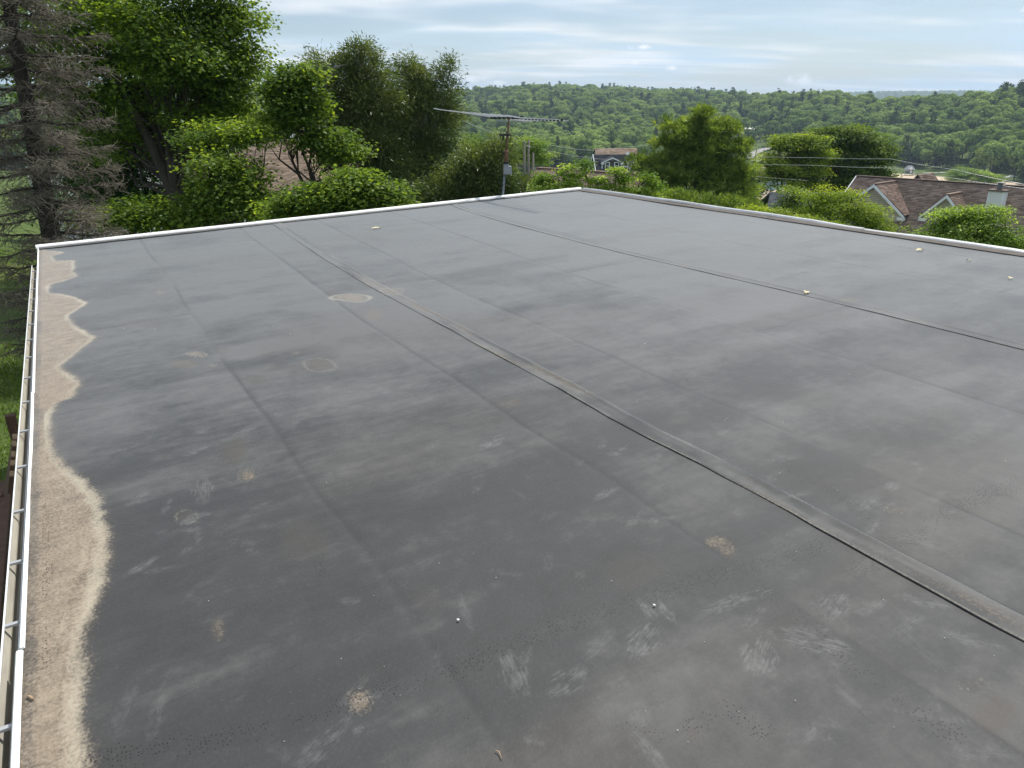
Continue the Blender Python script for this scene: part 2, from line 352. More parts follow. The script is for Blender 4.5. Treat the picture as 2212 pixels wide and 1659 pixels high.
# ------------------------------------------------------------------ terrain
SKYX = np.array([-900, 300, 533, 700, 980, 1060, 1150, 1220, 1300, 1400, 1480, 1548, 1623, 1700, 1788, 1860, 1938, 1998, 2050, 2103, 2160, 2212, 2400, 3200], float)
SKYY = np.array([196, 194, 191, 196, 197, 193, 186, 185, 187, 193, 195, 197, 202, 199, 199, 203, 208, 208, 205, 199, 194, 188, 184, 190], float)
vt = VN(5)
def pxaz(x, y): return 1106 + 1643 * np.tan(np.clip(np.arctan2(x, np.maximum(y, 1e-3)), -1.0, 1.0))
def ground(x, y):
    x, y = np.asarray(x, float), np.asarray(y, float); D = np.hypot(x, y); px = pxaz(x, y)
    s = x * .5 + y * .866
    zn = -2.8 - .118 * np.clip(s - 7, 0, None) - .02 * np.clip(y - 10, 0, 60)
    zn = -36.5 + np.logaddexp(0, (zn + 36.5) / 1.0) * 1.0
    D0 = np.interp(px, [900, 1500, 1650, 2300], [430, 470, 560, 490]); Dc = np.interp(px, [1480, 1640, 1900, 2212], [1350, 1050, 880, 800])
    zc = H + Dc * (240 - np.interp(px, SKYX, SKYY)) / 1643 - 23.0
    t = np.clip((D - D0) / (Dc - D0), 0, 1); rise = t * t * (3 - 2 * t) * .55 + t * .45
    z = zn + (zc - zn) * rise + (fbm(vt, x / 90, y / 90, 3) - .5) * 22 * sstep(0, .35, t) * (1 - sstep(.7, 1, t))
    z = z + np.where(D > Dc, -(zc + 70) * sstep(0, 1500, D - Dc), 0)
    far = sstep(3000, 5200, D) * (1 - .6 * sstep(5600, 8000, D))
    ridge = -58 + 5200 * (240 - np.interp(px, [1400, 1650, 1900, 2100, 2300], [204, 200, 196, 196.5, 203])) / 1643
    z = np.where(D > 2400, z + (ridge + 70) * far, z)
    back = y < -2
    return np.where(back, np.clip(-2.8 + .04 * (-y - 2), None, 40), z)

azs = np.concatenate([np.linspace(-180, -52, 27)[:-1], np.arange(-52, 52.01, .55), np.linspace(52, 180, 27)[1:]])
Ds = np.concatenate([[.5], np.geomspace(3, 9000, 190)])
A, Dg = np.meshgrid(np.radians(azs), Ds, indexing='ij'); gx, gy = Dg * np.sin(A), Dg * np.cos(A)
n1, n2 = gx.shape; V = np.stack([gx, gy, ground(gx, gy)], -1).reshape(-1, 3)
i, j = np.meshgrid(np.arange(n1 - 1), np.arange(n2 - 1), indexing='ij'); q = (i * n2 + j).ravel()
tag(link('ground', npmesh('ground', V, np.stack([q, q + 1, q + n2 + 1, q + n2], 1), smooth=True), MATS['ground_cover']), kind='structure')

def drape(name, outline_px, mat, off, Zfix=None):
    """flat or draped sheet from a ring of (px, py) seen points on the terrain"""
    pts = []
    for px, py in outline_px:
        r = ray(px, py)
        if Zfix is not None: t = (Zfix - H) / r[2]; pts.append(CAM + r * t); continue
        lo = None
        for Y in np.geomspace(15, 2500, 900):
            P = CAM + r / r[1] * Y
            if P[2] < ground(P[0], P[1]): lo = P; break
        pts.append(lo if lo is not None else CAM + r / r[1] * 900)
    pts = [np.array([p[0], p[1], (ground(p[0], p[1]) if Zfix is None else Zfix) + off]) for p in pts]
    me = bpy.data.meshes.new(name); me.from_pydata([tuple(p) for p in pts], [], [tuple(range(len(pts)))]); me.update()
    bm = bmesh.new(); bm.from_mesh(me); bmesh.ops.triangulate(bm, faces=bm.faces); bm.normal_update()
    for f in bm.faces:
        if f.normal.z < 0: f.normal_flip()
    bm.to_mesh(me); bm.free()
    return tag(link(name, me, mat), kind='structure')

drape('lake_bed', [(1560, 356), (1640, 351), (1700, 352), (1800, 361), (1900, 365), (1960, 368.5), (2050, 370), (2150, 371.5), (2260, 374), (2500, 378), (2600, 470), (2200, 450), (1900, 440), (1600, 430), (1560, 400)], MATS['sand'], 0, -35.9)
drape('lake', [(1600, 384), (1640, 381), (1668, 378), (1705, 378), (1735, 384), (1730, 400), (1690, 410), (1620, 412), (1595, 400)], MATS['water'], 0, -35.8)

# ------------------------------------------------------------------ the flat roofed building underfoot
X0, X1, YB, YF = -0.403, 8.56, 11.37, -4.0
bld = thing('flat_roof_building', 'low building with weathered black rubber flat roof and white metal edging', 'building', (0, 0, 0), YAW)
def zroof(X): return SLOPE * (X - X0)
seam1 = lambda Y: np.interp(Y, [-4, .7, 3.4, 5.2, 6.0, 6.8, 8.17, 9.6, 11.4], [2.39, 2.39, 2.395, 2.395, 2.405, 2.415, 2.46, 2.53, 2.64])
seam2 = lambda Y: np.interp(Y, [-4, 2.1, 3.8, 5.8, 7.6, 9.4, 10.8, 11.4], [5.36, 5.36, 5.38, 5.34, 5.36, 5.43, 5.57, 5.70])
va, vb, vc = VN(1), VN(2), VN(3)
wig = lambda Y, s: (va(Y * 1.1 + s, Y * 0 + s) - .5) * .030 + (vb(Y * 6 + s, Y * 0) - .5) * .008

dust_px = [(175, 1659), (165, 1560), (180, 1480), (175, 1400), (195, 1330), (218, 1270), (232, 1180), (215, 1100), (190, 1060), (130, 1010), (105, 960), (110, 900), (155, 838), (130, 820), (108, 805), (150, 770), (205, 735),
           (150, 715), (130, 690), (190, 660), (150, 650), (100, 640), (100, 621), (165, 602), (150, 592), (157, 580), (108, 571), (156, 566), (105, 557), (132, 551), (93, 545)]
dxy = np.array(sorted([roofxy(*q)[::-1] for q in dust_px])); dY = np.concatenate([[-4, 0, 1.2], dxy[:, 0]]); dX = np.concatenate([[-.2, -.22, -.24], dxy[:, 1]])

_yy = np.linspace(-4, 11.4, 3000); _xx = np.interp(_yy, dY, dX); _k = np.exp(-np.linspace(-2.2, 2.2, 45) ** 2); _k /= _k.sum(); dX = np.convolve(np.pad(_xx, 22, 'edge'), _k, 'valid'); dY = _yy
_v = np.clip((dX + .335) / .34, 0, 1.2); dX = np.where(dY > 5.0, -.335 + .34 * _v ** .62, dX)
def pxlocal(X, Y, px, py):
    """offset of roof points from a seen point, in design pixels"""
    c = np.array(roofxy(px, py)); J = np.array([np.array(roofxy(px + 2, py)) - c, np.array(roofxy(px, py + 2)) - c]).T / 2
    Ji = np.linalg.inv(J); dx, dy = X - c[0], Y - c[1]
    return Ji[0, 0] * dx + Ji[0, 1] * dy, Ji[1, 0] * dx + Ji[1, 1] * dy
# (px, py, half width, half height, silt, pale rim, brown)
STAINS = [(757, 650, 40, 8, .8, .7, .2), (847, 636, 28, 8, .65, .4, .3), (808, 687, 24, 15, .45, .1, .8), (692, 797, 36, 14, .25, .35, 1.0), (550, 825, 30, 12, .1, .15, 1.0),
          (425, 772, 20, 5, .75, .5, 0), (440, 778, 8, 4, .7, .3, 0), (485, 768, 15, 13, .25, .2, .5), (400, 792, 34, 12, .35, .1, .6), (462, 797, 12, 4, .7, .4, 0), (540, 1036, 24, 16, .75, .3, .3), (513, 985, 42, 34, .0, .15, .9),
          (1545, 1180, 30, 16, .6, .1, .5), (1570, 1200, 22, 14, .5, .1, .5), (780, 1528, 26, 30, .75, .35, .2), (2150, 1560, 60, 50, .05, .1, 1.0), (475, 1370, 20, 32, .4, 0, .7), (1100, 880, 46, 22, 0, .05, .8), (660, 1180, 60, 60, 0, 0, .5),
          (640, 770, 10, 4, .6, .3, 0), (345, 637, 10, 4, .6, .3, 0), (1470, 915, 40, 14, .1, 0, .5), (1830, 655, 40, 5, .45, .1, .5), (300, 705, 60, 8, 0, 0, .6), (2060, 1090, 60, 14, .1, 0, .3), (405, 1130, 24, 16, .2, .35, .5), (920, 1300, 50, 40, 0, 0, .3),
          (1370, 1245, 70, 50, 0, 0, .35), (1560, 1500, 60, 50, 0, 0, .3), (1500, 1603, 20, 20, .0, .1, 1.0), (1320, 690, 130, 12, 0, 0, .5), (1250, 720, 90, 10, 0, 0, .6), (1600, 760, 120, 14, 0, 0, .4), (1730, 870, 90, 26, 0, 0, .4)]
STAINS += [(1570, 1190, 20, 8, .5, .1, .2), (1110, 880, 18, 8, .3, 0, .4), (2110, 1490, 40, 10, .3, .3, .2), (1940, 1110, 30, 8, .45, .3, .1)]
# prints and scrapes: (px, py, length m, width m, heading in the roof's axes, strength)
SC = [(277, 978, .15, .055, 0.35, 1.0), (425, 985, .16, .07, .35, .9), (440, 1070, .30, .10, 1.45, .8), (425, 1130, .14, .09, .2, .9), (528, 943, .14, .05, .2, 1.1), (310, 1232, .17, .06, .5, .9), (345, 1240, .12, .03, -.1, .7), (415, 1190, .12, .03, .7, .8),
      (520, 1180, .16, .05, -.8, .5), (600, 905, .16, .025, -1.0, .7), (440, 940, .14, .06, .4, .6), (520, 925, .12, .05, .3, .6), (405, 770, .12, .05, .4, .5), (820, 860, .22, .06, .2, .6), (700, 850, .2, .05, .8, .5), (1060, 965, .22, .10, .3, 1.0),
      (935, 970, .12, .07, .5, .6), (1330, 985, .16, .07, .2, .9), (1300, 970, .12, .05, .7, .6), (1310, 1075, .22, .05, .2, .9), (1420, 1130, .18, .05, -.3, .7), (1370, 1130, .2, .04, .5, .5), (1185, 1225, .12, .05, .9, .4), (1250, 1010, .1, .03, .3, .5), (1690, 1000, .18, .06, -.4, .8),
      (1400, 1330, .16, .04, 1.4, 1.0), (1440, 1335, .15, .04, 1.3, .9), (1390, 1395, .20, .11, .4, .9), (1290, 1410, .2, .06, .3, .5), (1225, 1485, .16, .10, .2, .9), (1110, 1465, .22, .09, 1.35, .8), (1135, 1430, .1, .04, .6, .6), (1255, 1250, .06, .05, .4, .7),
      (1590, 1310, .34, .06, -.15, 1.0), (1630, 1345, .14, .07, .3, .6), (1800, 1320, .18, .10, .3, .9), (1640, 1430, .20, .12, .5, .9), (1745, 1395, .28, .12, -.9, .9), (1760, 1370, .1, .05, -.7, .8), (1990, 1310, .2, .06, -.9, .7), (2100, 1395, .2, .07, -.9, .7), (1960, 1360, .18, .05, 0, .5), (1875, 1325, .22, .05, 0, .6),
      (1880, 1150, .12, .05, .2, .9), (1870, 1100, .2, .05, .1, .8), (1930, 1060, .12, .07, .2, .8), (1970, 1180, .25, .10, -1.0, .6), (1710, 1080, .2, .07, -.3, .7), (1670, 1040, .16, .06, .3, .6), (2060, 1210, .1, .04, -.7, .5), (1900, 985, .16, .04, .1, .4), (1750, 960, .14, .04, -.4, .4), (1580, 1110, .1, .04, -.6, .5), (1560, 945, .12, .05, .2, .5),
      (1415, 1000, .14, .05, .4, .4), (1180, 1130, .14, .05, .3, .4), (1100, 1165, .1, .04, .9, .3), (1005, 1330, .25, .03, 1.3, .5), (690, 1635, .28, .07, .5, .7), (1405, 1640, .2, .04, 1.5, .8), (1385, 1560, .12, .06, .2, .5), (1835, 1530, .2, .04, 1.3, .5), (2010, 1560, .24, .02, -.8, .7), (2130, 1640, .3, .05, -.6, .5),
      (275, 1540, .25, .06, 1.2, .4), (340, 1560, .2, .05, 1.3, .4), (300, 1090, .14, .09, .9, .5), (775, 1590, .04, .03, 0, 1.2), (1790, 1440, .14, .05, 1.0, .5), (1745, 1600, .1, .03, .3, .7), (1800, 1610, .06, .03, -.4, .7), (2020, 1085, .2, .05, .1, .5), (2100, 960, .22, .05, 0, .4), (1990, 900, .2, .04, -.1, .3), (1950, 700, .2, .04, .2, .3),
      (1410, 770, .26, .04, -.5, .6), (1450, 782, .26, .03, -.5, .6), (2010, 740, .3, .03, .1, .5), (1600, 690, .2, .03, .1, .4), (1330, 560, .3, .05, .1, .5), (1120, 490, .3, .05, .1, .4), (1560, 520, .4, .06, 0, .4), (300, 545, .3, .05, 0, .5)]
rs = np.random.default_rng(11)
for k in range(70):
    SC.append((rs.uniform(300, 2200), rs.uniform(760, 1640), rs.uniform(.05, .2), rs.uniform(.015, .06), rs.uniform(-1.5, 1.5), rs.uniform(.2, .55)))
SPECK = [[(220, 1650), (560, 1600), (800, 1520), (960, 1465), (1120, 1405), (1300, 1330), (1450, 1280), (1600, 1240), (1760, 1195)], [(1500, 1580), (1560, 1540), (1650, 1600)], [(1650, 1290), (1780, 1400), (1900, 1500), (2050, 1600)],
         [(1700, 1010), (1780, 1060), (1900, 1150)], [(1860, 1240), (1960, 1180), (2050, 1110), (2212, 1050)], [(98, 1080), (104, 1180), (104, 1300), (104, 1450)], [(1340, 1570), (1420, 1600)], [(985, 1540), (1005, 1560)], [(690, 1215), (700, 1270)]]
SPW = [30, 26, 26, 18, 26, 10, 18, 12, 14]

def roof_attrs(X, Y, lap):
    n = X.shape; st1 = np.zeros(n + (3,)); st2 = np.zeros(n + (3,)); sf = np.zeros(n + (3,))
    Xb = np.interp(Y, dY, dX) + (fbm(vb, X * 18, Y * 18, 3) - .5) * .035
    d = Xb - X; silt = sstep(-.07, .055, d) * (.72 + .28 * sstep(.3, .6, fbm(vc, X * 10, Y * 6, 3)))
    silt *= 1 - .45 * sstep(-.345, -.375, X)
    st1[..., 0] = silt; st1[..., 1] = np.exp(-((d - .014) / np.interp(Y, [3, 8], [.032, .022])) ** 2) * .80 * (X > -.34) * (.35 + 1.1 * fbm(va, X * 3, Y * 3, 2))
    st1[..., 1] = np.maximum(st1[..., 1], .5 * np.exp(-((d - .075) / .018) ** 2) * sstep(.45, .7, fbm(vc, X * 4, Y * 4 + 50, 3)) * (X > -.33))
    st1[..., 2] = sstep(-.25, 0, d) * .25
    for px, py, w, h, a, b, c in STAINS:
        u, v = pxlocal(X, Y, px, py); wob = (fbm(va, X * 7 + px, Y * 7, 3) - .5) * .9
        r = np.sqrt((u / w) ** 2 + (v / h) ** 2) + wob
        k = 1 - sstep(.45, 1.05, r)
        st1[..., 0] = np.maximum(st1[..., 0], a * .66 * k); st1[..., 1] = np.maximum(st1[..., 1], b * np.exp(-((r - .95) / .16) ** 2)); st1[..., 2] = np.maximum(st1[..., 2], c * k)
    # tone of each insulation board showing through, plus joints and a painted sheen
    jx = np.array([-.42, .76, 1.94, 3.03, 4.27, 5.42, 6.75, 7.95, 9.2]) ; jo = np.array([.3, .9, .35, .0, .6, .2, .8, .5, .1])
    Xw = X - (np.interp(Y, [6, 11.4], [0, .28])) * sstep(0, 3, X) * (Y > 6)
    ci = np.clip(np.searchsorted(jx, Xw) - 1, 0, 8); Yj = (Y + jo[ci] * 2.44 + (vb(X * 2, Y * 2) - .5) * .06) / 2.44
    ri = np.floor(Yj).astype(int); rr = np.random.default_rng(4).random((12, 24)); tone = (rr[ci, ri % 24] - .5) * 1.1 * sstep(-.4, 2.2, X)
    fy = Yj - ri; edgeY = np.minimum(fy, 1 - fy) * 2.44; edgeX = np.min(np.abs(Xw[..., None] + (wigv(Y)[..., None]) - jx[1:-1]), -1)
    st2[..., 0] = tone * .8 * sstep(0, .05, edgeY) + (fbm(vc, X * .9 + 3, Y * 3.4, 5) - .5) * 1.75 + (fbm(va, X * 3.2, Y * 3.2 + 9, 4) - .5) * 1.2 + lap * (.30 + 4.2 * (fbm(va, X * 16, Y * 2.0 + 3, 4) - .47)) + .45 * sstep(-.6, 4.5, X) - .33 + 1.35 * sstep(1.6, 8.6, Y)  # base lightens to the right and far away: grazing sheen painted into the tone
    st1[..., 2] = np.maximum(st1[..., 2], .42 * sstep(.5, .75, fbm(vb, X * .6 + 70, Y * 1.7, 4)))
    jd = np.exp(-(edgeX / .013) ** 2) * sstep(.25, .55, fbm(va, X * 1.1, Y * 1.1, 2)) * 1.4 + .35 * np.exp(-(edgeY / .013) ** 2) * (fbm(vb, X * 1.3 + 9, Y * 1.3, 2) > .48)
    st2[..., 2] = np.maximum(jd, .9 * np.exp(-((X + .332 + (vb(Y * 5, Y * 0) - .5) * .008) / .0035) ** 2))
    for pl, w in zip(SPECK, SPW):
        P = np.array(pl, float); best = np.full(n, 9.0)
        for a, b in zip(P[:-1], P[1:]):
            steps = max(2, int(np.linalg.norm(b - a) / (w * .8)))
            for t in np.linspace(0, 1, steps):
                c = a + (b - a) * t; u, v = pxlocal(X, Y, *c); best = np.minimum(best, np.sqrt((u / (w * 1.5)) ** 2 + (v / w) ** 2))
        st2[..., 1] = np.maximum(st2[..., 1], .85 * np.exp(-best ** 2 * 1.1) * (.4 + .9 * fbm(va, X * 6, Y * 6, 2)))
    st2[..., 1] = np.maximum(st2[..., 1], .035 + .05 * sstep(.5, .7, fbm(vb, X * 1.5, Y * 1.5 + 40, 3)) * (Y < 5))
    for px, py, L, W, ang, k in SC:
        c = roofxy(px, py)
        if c[1] > YB - .1: continue
        near = (np.abs(X - c[0]) < L) & (np.abs(Y - c[1]) < L)
        if not near.any(): continue
        dx, dy = X[near] - c[0], Y[near] - c[1]; v = dx * math.cos(ang) + dy * math.sin(ang); u = -dx * math.sin(ang) + dy * math.cos(ang)
        waist = W / 2 * (.8 + .35 * np.cos(v / L * 7))
        m = (1 - sstep(.75, 1.1, np.abs(v) / (L / 2))) * (1 - sstep(.7, 1.1, np.abs(u) / waist)) * k
        cur = sf[near]; upd = m > cur[:, 2]; cur[upd] = np.stack([u, v, m], -1)[upd]; sf[near] = cur
    return st1, st2, sf, edgeX, edgeY
wigv = lambda Y: (va(Y * 1.3, Y * 0 + 5.5) - .5) * .05

ysg = [YF]
while ysg[-1] < YB - .01:
    y = ysg[-1]; ysg.append(y + (.12 if y < -.2 else .014 if y < 3.2 else .014 + (y - 3.2) * .0042))
ysg = np.array(ysg); ysg = YF + (ysg - YF) * (YB - YF) / (ysg[-1] - YF)
def sheet(xa, xb, dx, left_lap):
    """one width of membrane; its left margin laps over the neighbour"""
    k = int(round(3.0 / dx)); base = np.linspace(0, 1, k)
    a, b = xa(ysg)[:, None], xb(ysg)[:, None]
    if left_lap: base = np.unique(np.concatenate([base, np.array([.0, .003, .006, .012, .02, .03, .038, .041, .044, .047, .05, .055])]))
    X = a + (b - a) * base[None]; Y = np.repeat(ysg[:, None], X.shape[1], 1)
    off = X - a; lap = np.zeros_like(X)
    if left_lap:
        lw = .125 + wig(Y, 3) * .5; lap = 1 - sstep(-.008, .008, off - lw)
    st1, st2, sf, eX, eY = roof_attrs(X, Y, lap)
    z = SLOPE * (X - X0) + (fbm(va, X * .8, Y * .8, 2) - .5) * .012 + (fbm(vc, X * 4, Y * 4, 2) - .5) * .0025
    z -= np.exp(-(eX / .022) ** 2) * .0022 + np.exp(-(eY / .03) ** 2) * .0014 * (fbm(vb, X * 1.3 + 9, Y * 1.3, 2) > .48)
    if left_lap:
        lift = .0018 + .0045 * vc(Y * 2.2, Y * 0 + 7) ; z += lap * lift + np.exp(-((off - .11) / .02) ** 2) * .004
        st2[..., 2] = np.maximum(st2[..., 2], np.exp(-((off - lw - .006) / .012) ** 2) * 1.5 * sstep(.3, .6, fbm(vb, X * 2, Y * 1.6, 3)))
        ragged = .25 + .9 * sstep(.35, .65, fbm(vc, X * 3, Y * 2.5 + 11, 3))
        st1[..., 1] = np.maximum(st1[..., 1], ragged * (.42 * np.exp(-((off - .008) / .006) ** 2) + .34 * np.exp(-((off - lw + .002) / .007) ** 2)))
        st2[..., 2] = np.maximum(st2[..., 2], 1.1 * np.exp(-((off - lw + .028) / .016) ** 2) * sstep(.42, .62, fbm(vb, X * 4, Y * 1.1 + 5, 3)))
        st1[..., 0] = np.maximum(st1[..., 0], lap * .34 * sstep(.5, .75, fbm(va, X * 8, Y * 1.2, 3)) )
        st1[..., 2] = np.where(lap > .3, st1[..., 2] * .4, st1[..., 2])
    n1, n2 = X.shape; V = np.stack([X, Y, z], -1).reshape(-1, 3)
    i, j = np.meshgrid(np.arange(n1 - 1), np.arange(n2 - 1), indexing='ij'); q = (i * n2 + j).ravel()
    faces = [np.stack([q, q + 1, q + n2 + 1, q + n2], 1)]; at3 = [st1.reshape(-1, 3), st2.reshape(-1, 3), sf.reshape(-1, 3)]
    if left_lap:   # cut edge of the lap, turned down, its gap shade painted in as dark colour
        lo = V.reshape(n1, n2, 3)[:, 0].copy(); lo[:, 2] -= .0032; lo[:, 0] += .001
        V = np.concatenate([V, lo]); r = np.arange(n1 - 1); faces.append(np.stack([r * n2, r * n2 + n2, n1 * n2 + r + 1, n1 * n2 + r], 1))
        at3 = [np.concatenate([a_, np.zeros((n1, 3))]) for a_ in at3]; at3[1][n1 * n2:, 2] = 1.2
    me = npmesh('roof_sheet', V, faces, {'st1': at3[0], 'st2': at3[1], 'scf': at3[2]}, smooth=True)
    return link('roof_sheet', me, MATS['roof_membrane'], bld)
c0 = lambda Y: np.full_like(Y, X0); c3 = lambda Y: np.full_like(Y, X1 - .01)
s1l = lambda Y: seam1(Y) + wig(Y, 1); s2l = lambda Y: seam2(Y) + wig(Y, 2)
sheet(c0, lambda Y: s1l(Y) + .06, .014, False); sheet(s1l, lambda Y: s2l(Y) + .06, .019, True); sheet(s2l, c3, .034, True)

# perimeter flashing strips, low ribbons lying on the sheets
def ribbon(name, P, w0, w1, side, mat, lift, thick=.003):
    """strip along a polyline in roof axes; side = unit vector pointing inward"""
    mb = MB(); top = []; 
    for k, (x, y) in enumerate(P):
        for w in (w0, w1 + (vb(np.array(x * 3.1 + y * 1.9), np.array(2.2)) - .5) * .02):
            xx, yy = x + side[0] * w, y + side[1] * w; top.append((xx, yy, zroof(xx) + lift))
    V = [(a, b, c) for a, b, c in top] + [(a, b, c - thick - .004) for a, b, c in top]; n = len(top); Fs = []
    for k in range(len(P) - 1):
        a, b, c, d = 2 * k, 2 * k + 1, 2 * k + 3, 2 * k + 2; Fs += [(a, b, c, d), (b, b + n, c + n, c), (a, d, d + n, a + n)]
    mb.add(V, Fs); o = mb.build(name, mat, bld)
    bm = bmesh.new(); bm.from_mesh(o.data); bmesh.ops.recalc_face_normals(bm, faces=bm.faces); bm.to_mesh(o.data); bm.free()
    return o
ribbon('flashing_strip', [(x, YB) for x in np.linspace(X0, X1, 60)], 0, .15, (0, -1), MATS['membrane_strip'], .012)
ribbon('flashing_strip', [(X1, y) for y in np.linspace(YB - .16, YF, 80)], 0, .17, (-1, 0), MATS['membrane_brown'], .013)

def edging(name, A, B, out, mat, tall, seg, jitter=.004, lip=.055, seed=0, prof=None):
    """raised metal gravel stop in lengths, profile swept along A-B"""
    rg = np.random.default_rng(seed); A, B = np.array(A, float), np.array(B, float); L = np.linalg.norm(B - A); n = int(math.ceil(L / seg)); d = (B - A) / L; o2 = np.array(out, float)
    prof = prof or [(-.012, .004), (.004, tall * .75), (.016, tall), (lip - .004, tall + .004), (lip, tall - .006), (lip + .004, -.11), (lip + .016, -.118), (lip - .002, -.122), (.03, -.11), (.03, -.02)]
    for k in range(n):
        t0, t1 = k * seg, min(L, (k + 1) * seg) - .004; mb = MB(); rings = []; m = max(3, int((t1 - t0) / .22)); ph = rg.uniform(0, 50); dz = rg.uniform(-jitter, jitter)
        for t in np.linspace(t0, t1, m):
            c = A + d * t; w = (va(np.array(t * 1.4 + ph), np.array(ph)) - .5) * jitter * 2.2
            rings.append([(c[0] + o2[0] * (u + w), c[1] + o2[1] * (u + w), zroof(c[0] + o2[0] * u) + v + dz + (w if v > 0 else 0)) for u, v in prof])
        k2 = len(prof); V = [p for r_ in rings for p in r_]
        Fs = [(i * k2 + j, i * k2 + (j + 1) % k2, (i + 1) * k2 + (j + 1) % k2, (i + 1) * k2 + j) for i in range(m - 1) for j in range(k2)] + [tuple(range(k2 - 1, -1, -1)), tuple(range((m - 1) * k2, m * k2))]
        mb.add(V, Fs); o = mb.build(name, mat, bld)
        bm = bmesh.new(); bm.from_mesh(o.data); bmesh.ops.recalc_face_normals(bm, faces=bm.faces); bm.to_mesh(o.data); bm.free()
DRIP = [(-.004, .004), (.0, .009), (.010, .010), (.0135, .003), (.015, -.10), (.009, -.10), (.008, -.004)]
edging('metal_edging', (X0 - .03, YB), (X1 + .02, YB), (0, 1), MATS['white_metal'], .040, 2.86, seed=3)
edging('metal_edging', (X1, YB - .05), (X1, YF), (1, 0), MATS['worn_aluminium'], .030, 2.95, .010, .046, seed=8)
edging('metal_edging', (X0 + .004, YB - .02), (X0 + .004, 2.5), (-1, 0), MATS['white_metal'], .01, 3.05, .003, .014, seed=5, prof=DRIP)
edging('metal_edging', (X0 + .0, 2.49), (X0 + .0, YF), (-1, 0), MATS['white_metal'], .01, 3.05, .003, .014, seed=6, prof=[(u * 1.3, v) for u, v in DRIP])

# walls below the roof
for nm, q in (('wall', (X0 + .0, X0 + .12, YF, YB)), ('wall', (X1 - .12, X1, YF, YB)), ('wall', (X0 + .13, X1 - .13, YB - .12, YB)), ('wall', (X0 + .13, X1 - .13, YF, YF + .12))):
    MB().box(q[0], q[1], q[2], q[3], -6.0, -.14).build(nm, MATS['white_siding'], bld)

# gutter along the low eave with its hangers
GO = X0 - .0215; GY0, GY1 = YF, 10.25
prof = [(0, -.045), (0, -.155), (-.075, -.155), (-.088, -.105), (-.118, -.068), (-.121, -.040), (-.104, -.036), (-.104, -.042), (-.115, -.046), (-.113, -.066), (-.083, -.101), (-.071, -.150), (-.005, -.150), (-.005, -.045)]
k2 = len(prof); ys = np.linspace(GY0, GY1, 60); mb = MB(); V = []
for y in ys:
    sag = (vc(np.array(y * .35), np.array(1.0)) - .5) * .02
    V += [(GO + u * .42 + sag * .2 * (u < -.05), y, v * .75 + sag * .6) for u, v in prof]
Fs = [(i * k2 + j, i * k2 + (j + 1) % k2, (i + 1) * k2 + (j + 1) % k2, (i + 1) * k2 + j) for i in range(len(ys) - 1) for j in range(k2)] + [tuple(range(k2)), tuple(range((len(ys) - 1) * k2, len(ys) * k2))]
mb.add(V, Fs); gut = mb.build('gutter', MATS['white_metal'], bld)
bm = bmesh.new(); bm.from_mesh(gut.data); bmesh.ops.recalc_face_normals(bm, faces=bm.faces); bm.to_mesh(gut.data); bm.free()
gut.data.materials.append(MATS['gutter_inside'])
for p_ in gut.data.polygons:
    jj = (p_.index % k2) if p_.index < (len(ys) - 1) * k2 else -1
    if jj in (8, 9, 10, 11, 12): p_.material_index = 1
hy = [roofxy(*q)[1] for q in ((43, 1100), (33, 1211), (21, 1346), (0, 1572))]
hy = sorted(hy + [1.35, .8, .2, -.4] + [hy[0] + .52 * k for k in range(1, 14)])
hb = MB().box(GO - .044, GO - .001, -.008, .008, -.036, -.032).box(GO - .044, GO - .001, -.008, -.006, -.042, -.036).build('hanger', MATS['worn_aluminium'], gut)
hb.location = (0, hy[0], 0)
for y in hy[1:]:
    if y > GY1 - .05: continue
    o = hb.copy(); COL.objects.link(o); o.parent = gut; o.location = (0, y, 0)

# litter on the roof
def roofpos(px, py, dz=.004):
    x, y = roofxy(px, py); wx, wy = rotz(x, y); return (wx, wy, zroof(x) + dz)
rg = np.random.default_rng(21)
def leaf(px, py, L, W, rz, label):
    mb = MB(); n = 9; V = []; 
    for i in range(n):
        t = i / (n - 1); w = W * math.sin(math.pi * min(1, t * 1.02)) ** .8 * (1 + .25 * math.sin(i * 2.6)); z = .012 * math.sin(t * 3) + .002
        V += [(L * (t - .5), -w / 2, z + .010 * t), (L * (t - .5), 0, z), (L * (t - .5), w / 2, z + .006)]
    Fs = [f for i in range(n - 1) for f in ((3 * i, 3 * i + 3, 3 * i + 4, 3 * i + 1), (3 * i + 1, 3 * i + 4, 3 * i + 5, 3 * i + 2))]
    mb.add(V, Fs); mb.tube([(-L * .5, 0, .003), (-L * .7, .01, .004), (-L * .85, .012, .002)], .0018, 4)
    o = mb.build('fallen_leaf', MATS['dry_leaf'], None, True, loc=roofpos(px, py, .008), rot=(.1, .05, rz))
    tag(o, label, 'leaf', 'dry leaves lying on the rubber roof')
leaf(813, 499, .13, .06, .2, 'pale yellow leaf lying on the roof near the back edge, left of the antenna')
leaf(1985, 548, .11, .045, .3, 'cream dry leaf lying near the right roof edge below the bushy tree')
leaf(1740, 641, .07, .05, 1.0, 'small cream leaf resting against the far lapped seam')
leaf(2180, 610, .045, .04, .6, 'tiny yellow leaf at the right of the roof beyond the far seam')
leaf(2090, 571, .05, .025, 2.0, 'tiny white leaf scrap among flakes near the right roof edge')
peb = bmesh.new(); bmesh.ops.create_icosphere(peb, subdivisions=1, radius=1)
for v in peb.verts: v.co *= rg.uniform(.75, 1.2); v.co.z *= .7
pme = bpy.data.meshes.new('pebble'); peb.to_mesh(pme); peb.free(); pme.materials.append(MATS['pebble'])
PEB = [(1412, 1322, .0045, 'white pebble at the end of a scuff streak in the foreground'), (990, 1354, .0045, 'larger white pebble alone on the near roof, left of the scuff streaks'), (402, 239, 0, '')]
